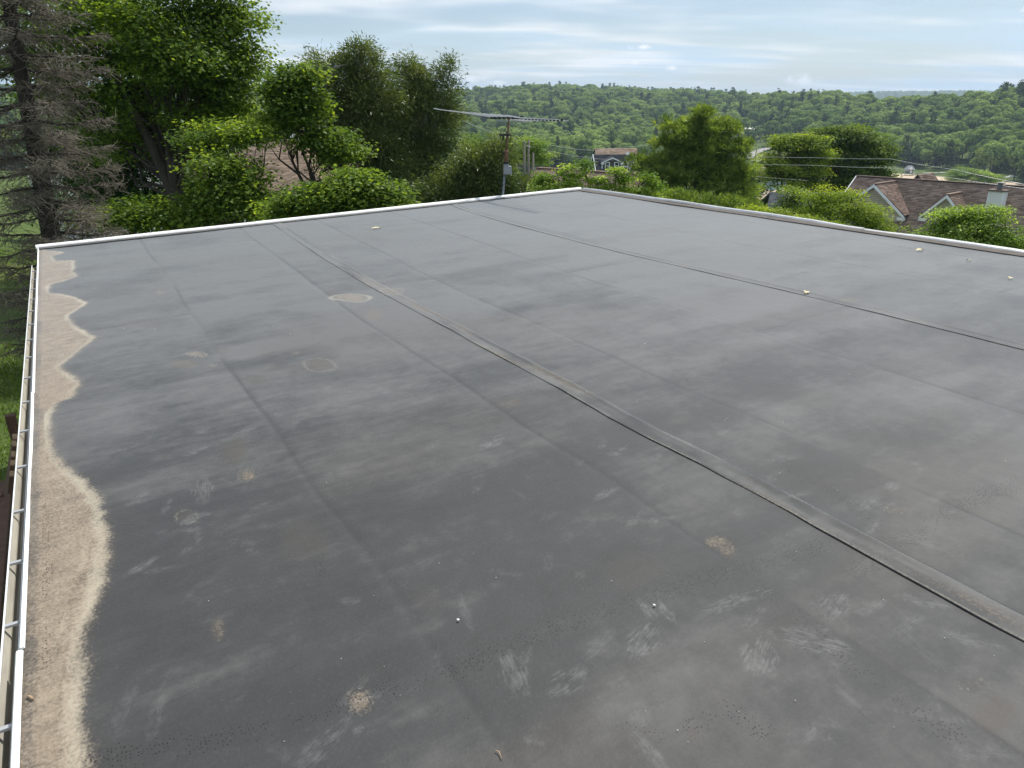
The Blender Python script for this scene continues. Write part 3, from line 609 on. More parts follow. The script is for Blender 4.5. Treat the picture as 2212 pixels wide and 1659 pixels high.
for px, py, r_, lb in PEB[:2]:
    o = link('pebble', pme, None, None, roofpos(px, py, .005)); o.scale = (r_ * 1.3, r_, r_ * .8); tag(o, lb, 'pebble', 'white pebbles on the rubber roof')
chips = []
for k in range(80):
    px, py = rg.uniform(180, 2200), rg.uniform(520, 1650)
    x, y = roofxy(px, py)
    if 0 < x < 8.3 and y < 11 and py > 480: chips.append((px, py))
V, Fs = [], []
for px, py in chips:
    c = np.array(roofpos(px, py, .003)); r_ = rg.uniform(.0012, .0026) * (1 + .8 * (py < 800)); n = len(V)
    V += [c + r_ * np.array(d) for d in ((1, 0, 0), (0, 1, 0), (-1, .2, 0), (0, -1, 0), (0, 0, .9), (0, 0, -.6))]
    Fs += [(n + a, n + b, n + 4) for a, b in ((0, 1), (1, 2), (2, 3), (3, 0))] + [(n + b, n + a, n + 5) for a, b in ((0, 1), (1, 2), (2, 3), (3, 0))]
tag(link('grit', npmesh('grit', np.array(V), np.array(Fs)), MATS['pebble']), 'scattered tiny white grit on the rubber roof', 'grit', kind='stuff')
def twig(P, r_, label):
    mb = MB(); mb.tube([roofpos(px, py, .004 + .002 * (i % 2)) for i, (px, py) in enumerate(P)], r_, 5)
    tag(mb.build('twig', MATS['twig'], None, True), label, 'twig')
twig([(64, 1520), (70, 1522), (76, 1526)], .004, 'short brown twig on the silty strip beside the gutter')
twig([(1070, 1638), (1078, 1642), (1084, 1656)], .0015, 'thin pale curved stem on the near roof at the bottom of the frame')

# ------------------------------------------------------------------ vegetation
def kites(C, axis, nor, L, W, fold=.12):
    """one folded leaf (two triangles a side) per centre"""
    n = len(C); axis = nrm(axis); side = nrm(np.cross(axis, nor)); up = np.cross(side, axis)
    L = np.broadcast_to(L, n)[:, None]; W = np.broadcast_to(W, n)[:, None]
    V = np.empty((n, 4, 3)); V[:, 0] = C - axis * L * .5; V[:, 2] = C + axis * L * .5
    V[:, 1] = C - axis * L * .06 + side * W * .5 + up * W * fold; V[:, 3] = C - axis * L * .06 - side * W * .5 + up * W * fold
    b = np.arange(n)[:, None] * 4
    return V.reshape(-1, 3), np.concatenate([b + [0, 1, 2], b + [0, 2, 3]], 0)

def lobe_clumps(rg, c, r, n, shell=.45):
    d = nrm(rg.normal(size=(n, 3))); rad = rg.random(n) ** shell
    rad *= 1 + .34 * (fbm(va, d[:, 0] * 2.3 + c[0], d[:, 2] * 2.3 + d[:, 1] * 2, 2) - .5) * 2
    return np.asarray(c) + d * rad[:, None] * np.asarray(r), d

def crown(rg, lobes, per, rc, L, W, kind='broad', droop=0.0, flat=.55):
    """lobes: (centre, radii, clumps). returns mesh data and clump centres per lobe"""
    Vs, Fs, Ts, cl, off = [], [], [], [], 0
    if kind == 'broad': per, L, W, rc, flat = int(per * 3.0), L * .68, W * .68, rc * 1.12, flat * .55
    if kind == 'spray': per, L, W, droop = int(per * 2.0), L * .8, W * .62, droop * .5
    if kind == 'needle': per = int(per * 1.6)
    for c, r, n in lobes:
        r = np.asarray(r) * .93
        if kind == 'spray': n = max(4, int(n * .62))
        if kind == 'needle': n = max(4, int(n * .5))
        if kind == 'broad': n = max(4, int(n * .36))
        P, d = lobe_clumps(rg, c, r, n); cl.append(P); ct = rg.random(n)
        C = np.repeat(P, per, 0); D = np.repeat(d, per, 0); m = len(C)
        g = np.clip(rg.normal(size=(m, 3)), -1.9, 1.9) * rc * np.array([1, 1, flat]); 
        if kind == 'broad':
            C = C + g; nor = nrm(rg.normal(size=(m, 3)) * .42 + D * .40 + [0, 0, .95]); ax = nrm(np.cross(nor, rg.normal(size=(m, 3)))); ax[:, 2] -= droop; ax = nrm(ax)
            l = L * rg.uniform(.5, 1.35, m); w = W * rg.uniform(.55, 1.25, m)
        elif kind == 'spray':     # hanging cedar sprays
            t = rg.random(m); out = nrm(D * [1, 1, .25] + rg.normal(size=(m, 3)) * .55)
            C = C + out * (t * rc * 2.2)[:, None] + g * .35; C[:, 2] -= t ** 2 * rc * 2.0 * droop
            ax = nrm(out * .8 + np.stack([np.zeros(m), np.zeros(m), -t * 2.0 * droop + .35], -1) + rg.normal(size=(m, 3)) * .25); nor = rg.normal(size=(m, 3))
            l = L * rg.uniform(.6, 1.5, m); w = W * rg.uniform(.6, 1.3, m)
        else:                     # needle tufts
            out = nrm(rg.normal(size=(m, 3)) * .8 + D * .5 + [0, 0, .55]); C = C + out * (L * .5) + np.repeat(rg.normal(size=(n, 3)) * .0, per, 0)
            sub = np.repeat(rg.normal(size=(n * max(1, per // 10), 3)), 10, 0)[:m]
            if len(sub) < m: sub = np.concatenate([sub, rg.normal(size=(m - len(sub), 3))])
            C = C + sub * rc * np.array([1, 1, flat]); ax = out; nor = rg.normal(size=(m, 3)); l = L * rg.uniform(.7, 1.3, m); w = W * rg.uniform(.7, 1.3, m)
        V, f = kites(C, ax, nor, l, w)
        t_ = np.clip(np.repeat(ct, per) * .70 + rg.random(m) * .22 + .03, 0, 1)
        Vs.append(V); Fs.append(f + off); Ts.append(np.repeat(t_, 4)); off += len(V)
    return np.concatenate(Vs), np.concatenate(Fs), np.concatenate(Ts), cl

def bend(rg, a, b, k, amp):
    a, b = np.asarray(a, float), np.asarray(b, float); t = np.linspace(0, 1, k)[:, None]; P = a + (b - a) * t
    L = np.linalg.norm(b - a); j = rg.normal(size=(k, 3)) * amp * L * np.sin(np.pi * t); return P + j
def limbs(rg, ts, base, fork, r0, lobes, cl, nsub=8, amp=.05, rl=.5, sides=6, twig=.008):
    base, fork = np.asarray(base, float), np.asarray(fork, float)
    P = bend(rg, base, fork, 8, amp * .4); ts.add(P, np.linspace(r0, r0 * .72, 8), 8)
    for (c, r, n), cc in zip(lobes, cl):
        t = rg.uniform(.55, 1.0); s = base + (fork - base) * t
        Q = bend(rg, s, np.asarray(c) + np.array([0, 0, -.2 * r[2]]), 7, amp); Q[:, 2] += np.sin(np.linspace(0, np.pi, 7)) * -.06 * np.linalg.norm(Q[-1] - Q[0])
        rr = r0 * rl * rg.uniform(.7, 1.1); ts.add(Q, np.linspace(rr, max(rr * .25, twig), 7), sides)
        for k in rg.choice(len(cc), min(nsub, len(cc)), False):
            q0 = Q[rg.integers(3, 7)]; ts.add(bend(rg, q0, cc[k], 4, .06), [rr * .28, rr * .2, max(rr * .12, twig), twig * .6], 4)

def tree(name, label, cat, base, fork, r0, lobes, per, rc, L, W, leafm, barkm='bark', kind='broad', seed=0, droop=0.0, flat=.55, nsub=8, group=None, amp=.05, extra=None, rl=.5):
    rg = np.random.default_rng(seed); base = np.asarray(base, float)
    V, f, t, cl = crown(rg, lobes, per, rc, L, W, kind, droop, flat)
    root = thing(name, label, cat, tuple(base), 0, group)
    ts = TubeSet(); limbs(rg, ts, base, fork, r0, lobes, cl, nsub, amp, rl)
    if extra: extra(rg, ts)
    me = ts.mesh('trunk'); co = np.empty(len(me.vertices) * 3, np.float32); me.vertices.foreach_get('co', co); me.vertices.foreach_set('co', (co.reshape(-1, 3) - base).ravel().astype(np.float32))
    link('trunk', me, MATS[barkm], root)
    link('crown', npmesh('crown', V - base, f, {'tint': t}), MATS[leafm], root)
    return root
def gbase(px, Y, dx=0):
    x = at(px, 300, Y)[0] + dx; return np.array([x, Y, float(ground(x, Y)) - .1])
def lob(spec, Y):
    """(px, py, half width px, half height px, clumps[, depth offset m, depth half m]) -> world ellipsoid"""
    out = []
    for s in spec:
        px, py, w, h, n = s[:5]; dy = s[5] if len(s) > 5 else 0; k = (Y + dy) / 1600.0
        rd = s[6] if len(s) > 6 else (w + h) * .5 * k
        out.append((at(px, py, Y + dy), (w * k, rd, h * k), n))
    return out

# big maple behind the back edge, several stems
Y = 20.0
big = lob([(q[0], q[1], q[2], q[3], int(q[4] * 1.4), *q[5:]) for q in [(60, 30, 110, 90, 80, 1.2), (90, 150, 90, 70, 60, 1.6), (20, 100, 80, 80, 50, 1.8), (330, 60, 150, 95, 150), (440, 60, 90, 95, 120), (500, 130, 52, 62, 85), (455, 190, 75, 55, 90), (250, 130, 120, 70, 110, .8), (180, 60, 110, 80, 90, .5), (380, -60, 170, 90, 90), (200, -50, 140, 80, 60),
           (300, 200, 110, 60, 90, .6), (420, 250, 60, 45, 45, -.3), (215, 230, 80, 60, 70, 1.5), (130, 180, 60, 70, 50, 1), (500, 30, 45, 60, 50), (390, 130, 90, 60, 80, -1.2), (300, 60, 80, 60, 60, -1.6), (480, 235, 45, 30, 30), (330, 280, 70, 40, 60, .8), (250, 300, 60, 40, 50, 1.0), (400, 310, 40, 30, 26, .8)]], Y)
mb_ = gbase(372, Y)
def stems(rg, ts):
    b = mb_
    for top, r_ in ((at(215, 95, Y), .13), (at(300, 130, Y + .3), .10), (at(360, 120, Y), .13), (at(400, 100, Y - .2), .11), (at(470, 150, Y), .09), (at(250, 190, Y + .5), .07)):
        s = at(372 + rg.uniform(-8, 8), 425, Y); Q = np.array([b, s, s + (top - s) * .3 + [0, 0, .25], s + (top - s) * .65 + [0, 0, .2], top])
        ts.add(Q, [r_ * 1.3, r_ * 1.2, r_, r_ * .75, r_ * .35], 7)
tree('maple_tree', 'large tall leafy maple with several dark stems towering over the back roof edge', 'tree', mb_, at(368, 330, Y), .13, big, 34, .34, .155, .135, 'maple_leaf', seed=1, nsub=14, extra=stems, group=None)
# shaded understory below it
Y = 22.5
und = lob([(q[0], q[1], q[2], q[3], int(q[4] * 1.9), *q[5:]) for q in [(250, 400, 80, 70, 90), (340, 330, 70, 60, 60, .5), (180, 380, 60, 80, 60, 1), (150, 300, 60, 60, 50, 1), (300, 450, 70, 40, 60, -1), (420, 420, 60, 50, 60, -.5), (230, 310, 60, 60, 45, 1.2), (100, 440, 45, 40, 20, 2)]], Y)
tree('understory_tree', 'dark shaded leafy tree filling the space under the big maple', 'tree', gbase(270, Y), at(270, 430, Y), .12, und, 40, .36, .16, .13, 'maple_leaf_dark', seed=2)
Y = 15.5
fr = lob([(235, 478, 70, 26, 55), (320, 470, 60, 36, 55), (410, 462, 62, 34, 60), (500, 420, 62, 52, 80), (470, 360, 50, 40, 45), (565, 445, 36, 34, 36), (530, 385, 34, 26, 26), (450, 300, 48, 34, 34, .8), (530, 285, 34, 24, 24, .6), (575, 300, 22, 16, 12, .6)], Y)
tree('maple_tree', 'bushy young maple crowding the back roof edge left of the small maple', 'tree', gbase(470, Y), at(480, 480, Y), .10, fr, 42, .27, .13, .115, 'maple_leaf', seed=3, nsub=9)
Y = 17.0
sm = lob([(625, 170, 42, 32, 60), (620, 215, 50, 40, 60), (665, 225, 28, 40, 32), (640, 262, 50, 24, 40), (700, 300, 52, 26, 62), (740, 322, 30, 18, 26), (725, 340, 26, 14, 16), (592, 262, 24, 18, 14), (655, 162, 20, 18, 14)], Y)
tree('maple_tree', 'slim upright maple with bright leaf tufts in front of the tan shingled roof', 'tree', gbase(675, Y), at(672, 372, Y), .09, sm, 44, .24, .13, .115, 'maple_leaf', seed=4, nsub=7, amp=.08)
Y = 13.6
sh = lob([(690, 425, 58, 34, 60), (770, 408, 62, 32, 75), (830, 425, 40, 28, 45), (720, 455, 66, 24, 50), (810, 448, 50, 22, 45), (640, 445, 34, 30, 34), (760, 385, 40, 18, 30), (615, 462, 30, 20, 22)], Y)
tree('maple_shrub', 'low rounded bright maple shrub leaning over the back roof edge beside the cedars', 'shrub', gbase(745, Y), at(745, 450, Y), .07, sh, 50, .20, .12, .105, 'maple_leaf', seed=5)
# eastern red cedars
Y = 22.0
ce = lob([(775, 128, 26, 34, 40), (800, 160, 40, 30, 45), (750, 175, 50, 44, 80), (705, 135, 34, 20, 26), (780, 215, 70, 45, 120), (730, 245, 55, 50, 90), (800, 275, 62, 60, 120), (760, 320, 64, 55, 120), (830, 340, 50, 60, 90), (800, 390, 70, 45, 110), (840, 220, 22, 40, 36), (690, 180, 18, 30, 12), (855, 410, 50, 40, 60), (775, 100, 8, 12, 7)], Y)
def snag(rg, ts):
    for a, b in (((690, 215), (722, 148)), ((704, 200), (748, 165)), ((690, 160), (700, 128)), ((686, 300), (690, 170)), ((722, 148), (750, 140))):
        ts.add(bend(rg, at(*a, 21.5), at(*b, 21.5), 6, .04), np.linspace(.05, .012, 6), 5)
tree('cedar_tree', 'tall olive cedar with bare pale limbs at its top left, left of its twin', 'tree', gbase(775, Y), at(775, 110, Y), .16, ce, 54, .24, .15, .045, 'cedar_leaf', 'pale_bark', 'spray', seed=6, droop=.75, extra=snag, rl=.22, amp=.02)
Y = 23.0
c2 = lob([(905, 150, 28, 30, 32), (890, 185, 34, 34, 45), (925, 200, 44, 40, 60), (960, 180, 22, 40, 30), (975, 140, 7, 22, 9), (900, 250, 48, 45, 80), (945, 265, 40, 50, 70), (890, 320, 50, 55, 95), (950, 335, 40, 50, 60), (910, 390, 62, 40, 90), (975, 250, 16, 30, 14), (878, 140, 10, 18, 9)], Y)
tree('cedar_tree', 'second tall cedar with wispy tip beside the antenna rods, right of its twin', 'tree', gbase(912, Y), at(912, 140, Y), .15, c2, 54, .24, .15, .045, 'cedar_leaf', 'pale_bark', 'spray', seed=7, droop=.75, rl=.22, amp=.02)
Y = 19.0
c3 = lob([(965, 415, 60, 28, 60), (1030, 405, 50, 34, 60), (900, 425, 50, 26, 45), (1060, 360, 44, 40, 60), (1020, 340, 34, 30, 34), (1085, 320, 34, 24, 30), (1100, 400, 40, 32, 45), (990, 372, 30, 28, 24), (1060, 420, 50, 22, 40), (1110, 430, 34, 18, 24), (870, 450, 40, 14, 24)], Y)
tree('cedar_tree', 'low spreading cedar behind the antenna mast at the back roof edge', 'tree', gbase(1030, Y), at(1040, 390, Y), .10, c3, 60, .22, .14, .042, 'cedar_leaf', 'pale_bark', 'spray', seed=8, droop=.7, rl=.3)
# white pine and the young pines under it
Y = 36.0
pi = lob([(1520, 262, 40, 26, 46), (1480, 285, 40, 30, 46), (1560, 290, 40, 30, 46), (1510, 320, 60, 34, 80), (1450, 320, 34, 28, 34), (1585, 335, 34, 30, 36), (1470, 360, 60, 34, 75), (1550, 365, 60, 34, 75), (1410, 375, 42, 22, 34), (1600, 380, 36, 26, 36), (1450, 405, 60, 26, 55), (1530, 405, 70, 26, 60), (1590, 415, 46, 22, 30), (1390, 350, 30, 16, 20), (1440, 255 + 20, 16, 14, 9)], Y)
tree('pine_tree', 'broad feathery white pine rising behind the far roof corner', 'tree', gbase(1512, Y), at(1515, 300, Y), .17, pi, 110, .20, .26, .034, 'pine_leaf', 'bark', 'needle', seed=9, nsub=7, flat=.5, rl=.3)
Y = 27.0
yp = lob([(1480, 440, 50, 14, 40), (1550, 446, 50, 16, 45), (1610, 448, 34, 16, 34), (1440, 425, 40, 12, 24)], Y)
tree('pine_shrub', 'low light green young pine under the white pine along the right roof edge', 'shrub', gbase(1545, Y), at(1545, 465, Y), .06, yp, 100, .2, .2, .026, 'pine_leaf', 'bark', 'needle', seed=10)
Y = 60.0
jn = lob([(1625, 395, 22, 24, 40), (1610, 415, 26, 18, 30)], Y)
tree('juniper_bush', 'rounded olive juniper beside the dark barn roof right of the pine', 'shrub', gbase(1620, Y), at(1620, 410, Y), .1, jn, 60, .3, .35, .1, 'cedar_leaf', 'bark', 'spray', seed=30, droop=.3)
# pale sapling sprays beyond the far corner
Y = 16.5
sa = lob([(1225, 372, 16, 18, 16), (1180, 385, 24, 20, 20), (1200, 405, 34, 16, 24), (1245, 400, 26, 24, 30), (1290, 392, 22, 20, 20), (1300, 412, 40, 14, 26), (1345, 405, 26, 16, 22), (1262, 360, 9, 18, 8), (1385, 412, 26, 14, 20), (1415, 408, 18, 18, 14), (1355, 385, 12, 14, 8), (1170, 410, 20, 14, 12), (1390, 425, 34, 9, 16), (1330, 368, 7, 12, 5), (1400, 385, 10, 10, 6)], Y)
tree('sapling', 'loose pale green sapling sprays rising beyond the far corner of the roof', 'sapling', gbase(1290, Y), at(1290, 440, Y), .045, sa, 36, .10, .105, .06, 'sapling_leaf', seed=11, nsub=6, droop=.3, rl=.4)
# bushes along the right edge
Y = 24.0
b1 = lob([(a_, b_ + 6, c_ * .95, d_ * .95, int(e_ * .8)) for a_, b_, c_, d_, e_ in [(1800, 440, 50, 30, 75), (1860, 455, 52, 34, 85), (1760, 450, 40, 34, 55), (1820, 475, 80, 28, 95), (1900, 475, 44, 28, 60), (1775, 420, 18, 18, 18), (1840, 418, 34, 16, 28), (1745, 425, 12, 16, 12), (1880, 492, 50, 16, 45), (1780, 410, 10, 12, 7)]], Y)
tree('bushy_tree', 'yellow-green bushy tree at the right roof edge in front of the brown roofed house', 'tree', gbase(1820, Y), at(1825, 480, Y), .09, b1, 46, .20, .12, .06, 'bush_leaf', seed=12, droop=.35, nsub=6)
Y = 27.0
b0 = lob([(1710, 425, 20, 24, 34), (1700, 450, 28, 22, 36), (1725, 455, 30, 22, 30)], Y)
tree('young_tree', 'narrow fresh green young tree beside the small grey roof', 'tree', gbase(1712, Y), at(1712, 450, Y), .06, b0, 50, .22, .13, .08, 'maple_leaf', seed=13)
Y = 22.0
b2 = lob([(1660, 462, 45, 9, 40), (1720, 474, 50, 12, 46), (1780, 488, 45, 10, 36), (1620, 455, 26, 7, 18)], Y)
tree('hedge', 'low yellow-green hedge tops just above the right roof edge', 'hedge', gbase(1700, Y), at(1700, 485, Y), .05, b2, 46, .16, .11, .06, 'bush_leaf', seed=14)
Y = 17.0
b3 = lob([(a_, b_ + 11, c_ * .95, d_ * .92, int(e_ * .62)) for a_, b_, c_, d_, e_ in [(2075, 450, 50, 20, 45), (2120, 470, 70, 36, 110), (2050, 480, 46, 26, 60), (2170, 495, 50, 34, 75), (2010, 500, 44, 14, 32), (2090, 510, 70, 22, 75), (2200, 525, 40, 22, 40), (2040, 450, 20, 14, 14), (2150, 445, 22, 14, 14), (2230, 500, 30, 26, 30)]], Y)
tree('bushy_tree', 'fresh green bushy tree with pale leaf tips covering the near dormer', 'tree', gbase(2110, Y), at(2112, 520, Y), .08, b3, 46, .16, .105, .07, 'bush_leaf_cool', seed=15, droop=.25, nsub=8)
Y = 70.0
o1 = lob([(1772, 335, 44, 48, 90), (1785, 298, 40, 28, 60), (1770, 400, 50, 40, 60), (1840, 300, 50, 32, 90), (1885, 320, 36, 40, 75), (1800, 335, 42, 50, 80), (1860, 370, 60, 50, 130), (1810, 395, 50, 36, 75), (1890, 400, 30, 34, 45), (1835, 282, 40, 16, 36), (1905, 350, 24, 50, 60), (1770, 380, 30, 40, 36)], Y)
tree('shade_tree', 'large dark green rounded shade tree behind the brown roofed house', 'tree', gbase(1845, Y), at(1845, 390, Y), .30, o1, 62, .52, .34, .24, 'oak_leaf', seed=16, nsub=5)
Y = 66.0
o2 = lob([(1765, 318, 30, 30, 40), (1755, 360, 34, 40, 50), (1700, 310, 34, 22, 50), (1740, 325, 34, 34, 55), (1700, 350, 50, 34, 75), (1680, 385, 46, 28, 60), (1740, 390, 46, 36, 70), (1725, 300, 22, 12, 22), (1665, 350, 20, 20, 16), (1715, 425, 40, 20, 34)], Y)
tree('shade_tree', 'lighter green shade tree left of the large dark shade tree', 'tree', gbase(1712, Y), at(1712, 390, Y), .24, o2, 62, .46, .32, .22, 'bush_leaf', seed=17, nsub=5)
Y = 330.0
lb = lob([(2085, 374, 34, 14, 90), (2110, 384, 46, 13, 110), (2062, 388, 24, 9, 50), (2145, 388, 20, 10, 50), (2125, 376, 16, 10, 30), (2100, 396, 50, 8, 60)], Y)
tree('lakebed_willow', 'pale green willow clump growing on the dry lake bed beyond the brown roof', 'shrub', gbase(2100, Y), at(2100, 388, Y), .3, lb, 70, 1.0, .9, .35, 'bush_leaf_cool', seed=18)
# small trees behind the pole
Y = 34.0
bp = lob([(1020, 320, 26, 34, 50), (1050, 335, 22, 20, 26), (1000, 365, 24, 30, 30)], Y)
tree('birch', 'pale slender birch behind the utility pole left of the antenna mast', 'tree', gbase(1010, Y), at(1012, 330, Y), .08, bp, 50, .26, .14, .10, 'sapling_leaf', 'pale_bark', seed=19)
Y = 62.0
bq = lob([(1150, 312, 26, 20, 50), (1135, 335, 26, 18, 34), (1170, 340, 24, 16, 30), (1110, 330, 20, 24, 24)], Y)
tree('birch', 'pale leafy tree behind the twin utility poles right of the antenna mast', 'tree', gbase(1148, Y), at(1148, 330, Y), .1, bq, 50, .4, .24, .16, 'sapling_leaf', 'pale_bark', seed=20)
Y = 52.0
nb = lob([(455, 255, 50, 30, 60), (500, 230, 30, 24, 34), (555, 265, 34, 26, 34), (430, 320, 40, 30, 30), (520, 240, 30, 18, 22)], Y)
tree('pale_tree', 'sunlit pale green tree behind the tan roofed house', 'tree', gbase(490, Y), at(490, 260, Y), .16, nb, 60, .5, .26, .18, 'sapling_leaf', seed=21)
Y = 48.0
nc = lob([(640, 265, 60, 26, 60), (600, 290, 40, 18, 34), (700, 275, 30, 24, 30)], Y)
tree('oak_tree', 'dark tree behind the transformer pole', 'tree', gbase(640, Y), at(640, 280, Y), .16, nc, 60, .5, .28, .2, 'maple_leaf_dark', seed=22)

# dead spruce at the far left: bare branches and a haze of dry twigs
rg = np.random.default_rng(33); Yd = 13.0
sb = gbase(48, Yd); st_ = at(-60, -420, Yd); root = thing('dead_spruce', 'dead grey-brown spruce with bare curling twigs at the left edge', 'tree', tuple(sb))
ts = TubeSet(); tw = TubeSet(); axis = st_ - sb; HT = axis[2]
ts.add(np.array([sb + axis * t for t in np.linspace(0, 1, 14)]), np.linspace(.21, .05, 14), 10)
for lv in np.arange(.75, HT, .27):
    nb_ = rg.integers(3, 6); ph = rg.uniform(0, 6.28); c = sb + axis * (lv / HT)
    Lb = np.interp(lv, [.7, 2.2, 5, HT], [1.3, 1.5, 1.35, .85])
    for k in range(nb_):
        a_ = ph + k * 6.28 / nb_ + rg.uniform(-.4, .4); L_ = Lb * rg.uniform(.65, 1.12); t = np.linspace(0, 1, 7)
        dr = rg.uniform(.12, .32); d = np.array([math.cos(a_), math.sin(a_), 0]); sidev = np.array([-d[1], d[0], 0])
        Q = c + d * (t * L_)[:, None] + sidev * (rg.normal() * .12 * t ** 2 * L_)[:, None]; Q[:, 2] += -dr * L_ * t + .22 * L_ * t ** 2.4 + rg.normal(size=7) * .015
        ts.add(Q, np.linspace(.028, .006, 7) * rg.uniform(.7, 1.2), 5)
        cols = int(44 * L_)
        for s in range(cols):
            u = rg.uniform(.12, 1.0); q0 = np.array([np.interp(u, t, Q[:, i]) for i in range(3)]); sg = rg.choice([-1, 1]); l2 = rg.uniform(.18, .55) * (1.15 - .55 * u)
            dir_ = nrm(sidev * sg * rg.uniform(.5, 1.1) + d * rg.uniform(.2, .9) + np.array([0, 0, rg.uniform(-.75, .35)]))
            tt = np.linspace(0, 1, 4)[:, None]; P_ = q0 + dir_ * l2 * tt + np.array([0, 0, rg.uniform(-.22, .12) * l2]) * tt ** 2 + rg.normal(size=(4, 3)) * .018 * tt
            tw.add(P_, [.0075, .006, .0048, .003], 3)
            for s3 in range(2):
                v = rg.uniform(.3, 1); q1 = q0 + dir_ * l2 * v; d3 = nrm(dir_ + rg.normal(size=3) * .8); l3 = rg.uniform(.08, .24)
                tw.add(np.array([q1, q1 + d3 * l3 * .5 + rg.normal(size=3) * .012, q1 + d3 * l3 + np.array([0, 0, rg.uniform(-.06, .05)])]), [.0048, .004, .0025], 3)
for nm, s_, mt in (('trunk', ts, 'bark'), ('dead_twigs', tw, 'dead_wood')):
    me = s_.mesh(nm); co = np.empty(len(me.vertices) * 3, np.float32); me.vertices.foreach_get('co', co); me.vertices.foreach_set('co', (co.reshape(-1, 3) - sb).ravel().astype(np.float32)); link(nm, me, MATS[mt], root)

# lawn blades where the lawn shows
def grass(cx, cy, rx, ry, n, hgt, seed):
    rg = np.random.default_rng(seed); x = cx + rg.uniform(-rx, rx, n); y = cy + rg.uniform(-ry, ry, n); z = ground(x, y); h = hgt * rg.uniform(.4, 1.3, n)
    C = np.stack([x, y, z + h * .45], -1); ax = nrm(rg.normal(size=(n, 3)) * .45 + [0, 0, 1]); V, f = kites(C, ax, rg.normal(size=(n, 3)), h, .012 + rg.random(n) * .012)
    return V, f, np.repeat(np.clip(.5 * fbm(va, x * 1.2, y * 1.2, 3) + .5 * rg.random(n), 0, 1), 4)
A_ = grass(-9.2, 9.2, 4.2, 5.0, 42000, .09, 1); B_ = grass(-17, 27, 9, 7, 26000, .16, 2)
tag(link('lawn_grass', npmesh('lawn_grass', np.concatenate([A_[0], B_[0]]), np.concatenate([A_[1], B_[1] + len(A_[0])]), {'tint': np.concatenate([A_[2], B_[2]])}), MATS['grass_blade']), 'mown lawn grass below the gutter and behind the dead spruce', 'grass', kind='stuff')

# ------------------------------------------------------------------ the far woods
def forest_proto(seed, conifer=False):
    rg = np.random.default_rng(seed)
    if conifer:
        lobes = [((0, 0, z), (r, r, 1.3), n) for z, r, n in ((3, 2.6, 34), (5, 2.3, 30), (7, 1.9, 26), (9, 1.4, 20), (11, .9, 14), (12.6, .4, 8))]
        V, f, t, cl = crown(rg, lobes, 5, .5, 1.5, .8, 'spray', .6)
    else:
        C, N, T = [], [], []
        lumps = [(np.array([0, 0, 8.2]), np.array([3.5, 3.5, 3.4]), 260)]
        for k in range(11):
            a_ = rg.uniform(0, 6.28); e_ = rg.uniform(-.25, 1.2); d = np.array([math.cos(a_) * math.cos(e_), math.sin(a_) * math.cos(e_), math.sin(e_)])
            lumps.append((np.array([0, 0, 8.0]) + d * np.array([3.1, 3.1, 2.9]), np.array([1.5, 1.5, 1.25]) * rg.uniform(.75, 1.25), 95))
        for c, r, n in lumps:
            d = nrm(rg.normal(size=(n, 3))); C.append(c + d * r * rg.uniform(.8, 1.06, (n, 1))); N.append(nrm(d + rg.normal(size=(n, 3)) * .38 + [0, 0, .15])); T.append(np.full(n, rg.random()) * .5 + rg.random(n) * .5)
        C, N, T = np.concatenate(C), np.concatenate(N), np.concatenate(T); ax = np.cross(N, rg.normal(size=N.shape))
        V, f = kites(C, ax, N, rg.uniform(.7, 1.3, len(C)), rg.uniform(.6, 1.0, len(C))); t = np.repeat(T, 4)
    ts = TubeSet(); ts.add(np.array([[0, 0, -3], [0, 0, 3], [.2, .1, 9]]), [.28, .24, .08], 5); tv, tf = np.concatenate(ts.V), np.concatenate(ts.F)
    me = npmesh('forest_tree', np.concatenate([V, tv]), [f, tf + len(V)], {'tint': np.concatenate([t, np.full(len(tv), .2)])})
    me.materials.append(MATS['conifer_leaf' if conifer else 'forest_leaf']); me.materials.append(MATS['bark'])
    mi = np.zeros(len(me.polygons), np.int32); mi[len(f):] = 1; me.polygons.foreach_set('material_index', mi); return me
PROTO = [forest_proto(100 + k) for k in range(7)] + [forest_proto(200 + k, True) for k in range(2)]

rg = np.random.default_rng(77); pts = []
def scatter(D0, D1, step, az0=-40, az1=40):
    area = math.radians(az1 - az0) / 2 * (D1 ** 2 - D0 ** 2); n = int(area / step ** 2)
    D = np.sqrt(rg.uniform(D0 ** 2, D1 ** 2, n)); a = np.radians(rg.uniform(az0, az1, n)); return D * np.sin(a), D * np.cos(a)
xs, ys_ = scatter(430, 1450, 8.8); D = np.hypot(xs, ys_); px = pxaz(xs, ys_); z = ground(xs, ys_)
D0 = np.interp(px, [900, 1500, 1650, 2300], [440, 480, 690, 474]); Dc = np.interp(px, [1480, 1640, 1900, 2212], [1350, 1050, 880, 800])
py = 240 + (H - z) / D * 1643
keep = (D > D0) & (D < Dc + 60)
keep &= ~((px > 1588) & (px < 1702) & (py > 268) & (py < 352) & (rg.random(len(px)) < .8))
xs, ys_, z, D, px, py = [v[keep] for v in (xs, ys_, z, D, px, py)]
thin = rg.random(len(D)) < np.clip(1.15 - (D - 450) / 2200, .5, 1); xs, ys_, z, D, px, py = [v[thin] for v in (xs, ys_, z, D, px, py)]
scl = rg.uniform(.85, 1.75, len(D)) * np.interp(D, [450, 1300], [1.0, 1.15]); con = (rg.random(len(D)) < .10 + .12 * (fbm(vt, xs / 60, ys_ / 60, 2) > .55)); var = np.where(con, rg.integers(7, 9, len(D)), rg.integers(0, 7, len(D))); rz = rg.uniform(0, 6.28, len(D))
vis = (px > 940) & (px < 2260); order = np.argsort(np.where(vis, D, 1e9)); near = np.zeros(len(D), bool); near[order[:260]] = True
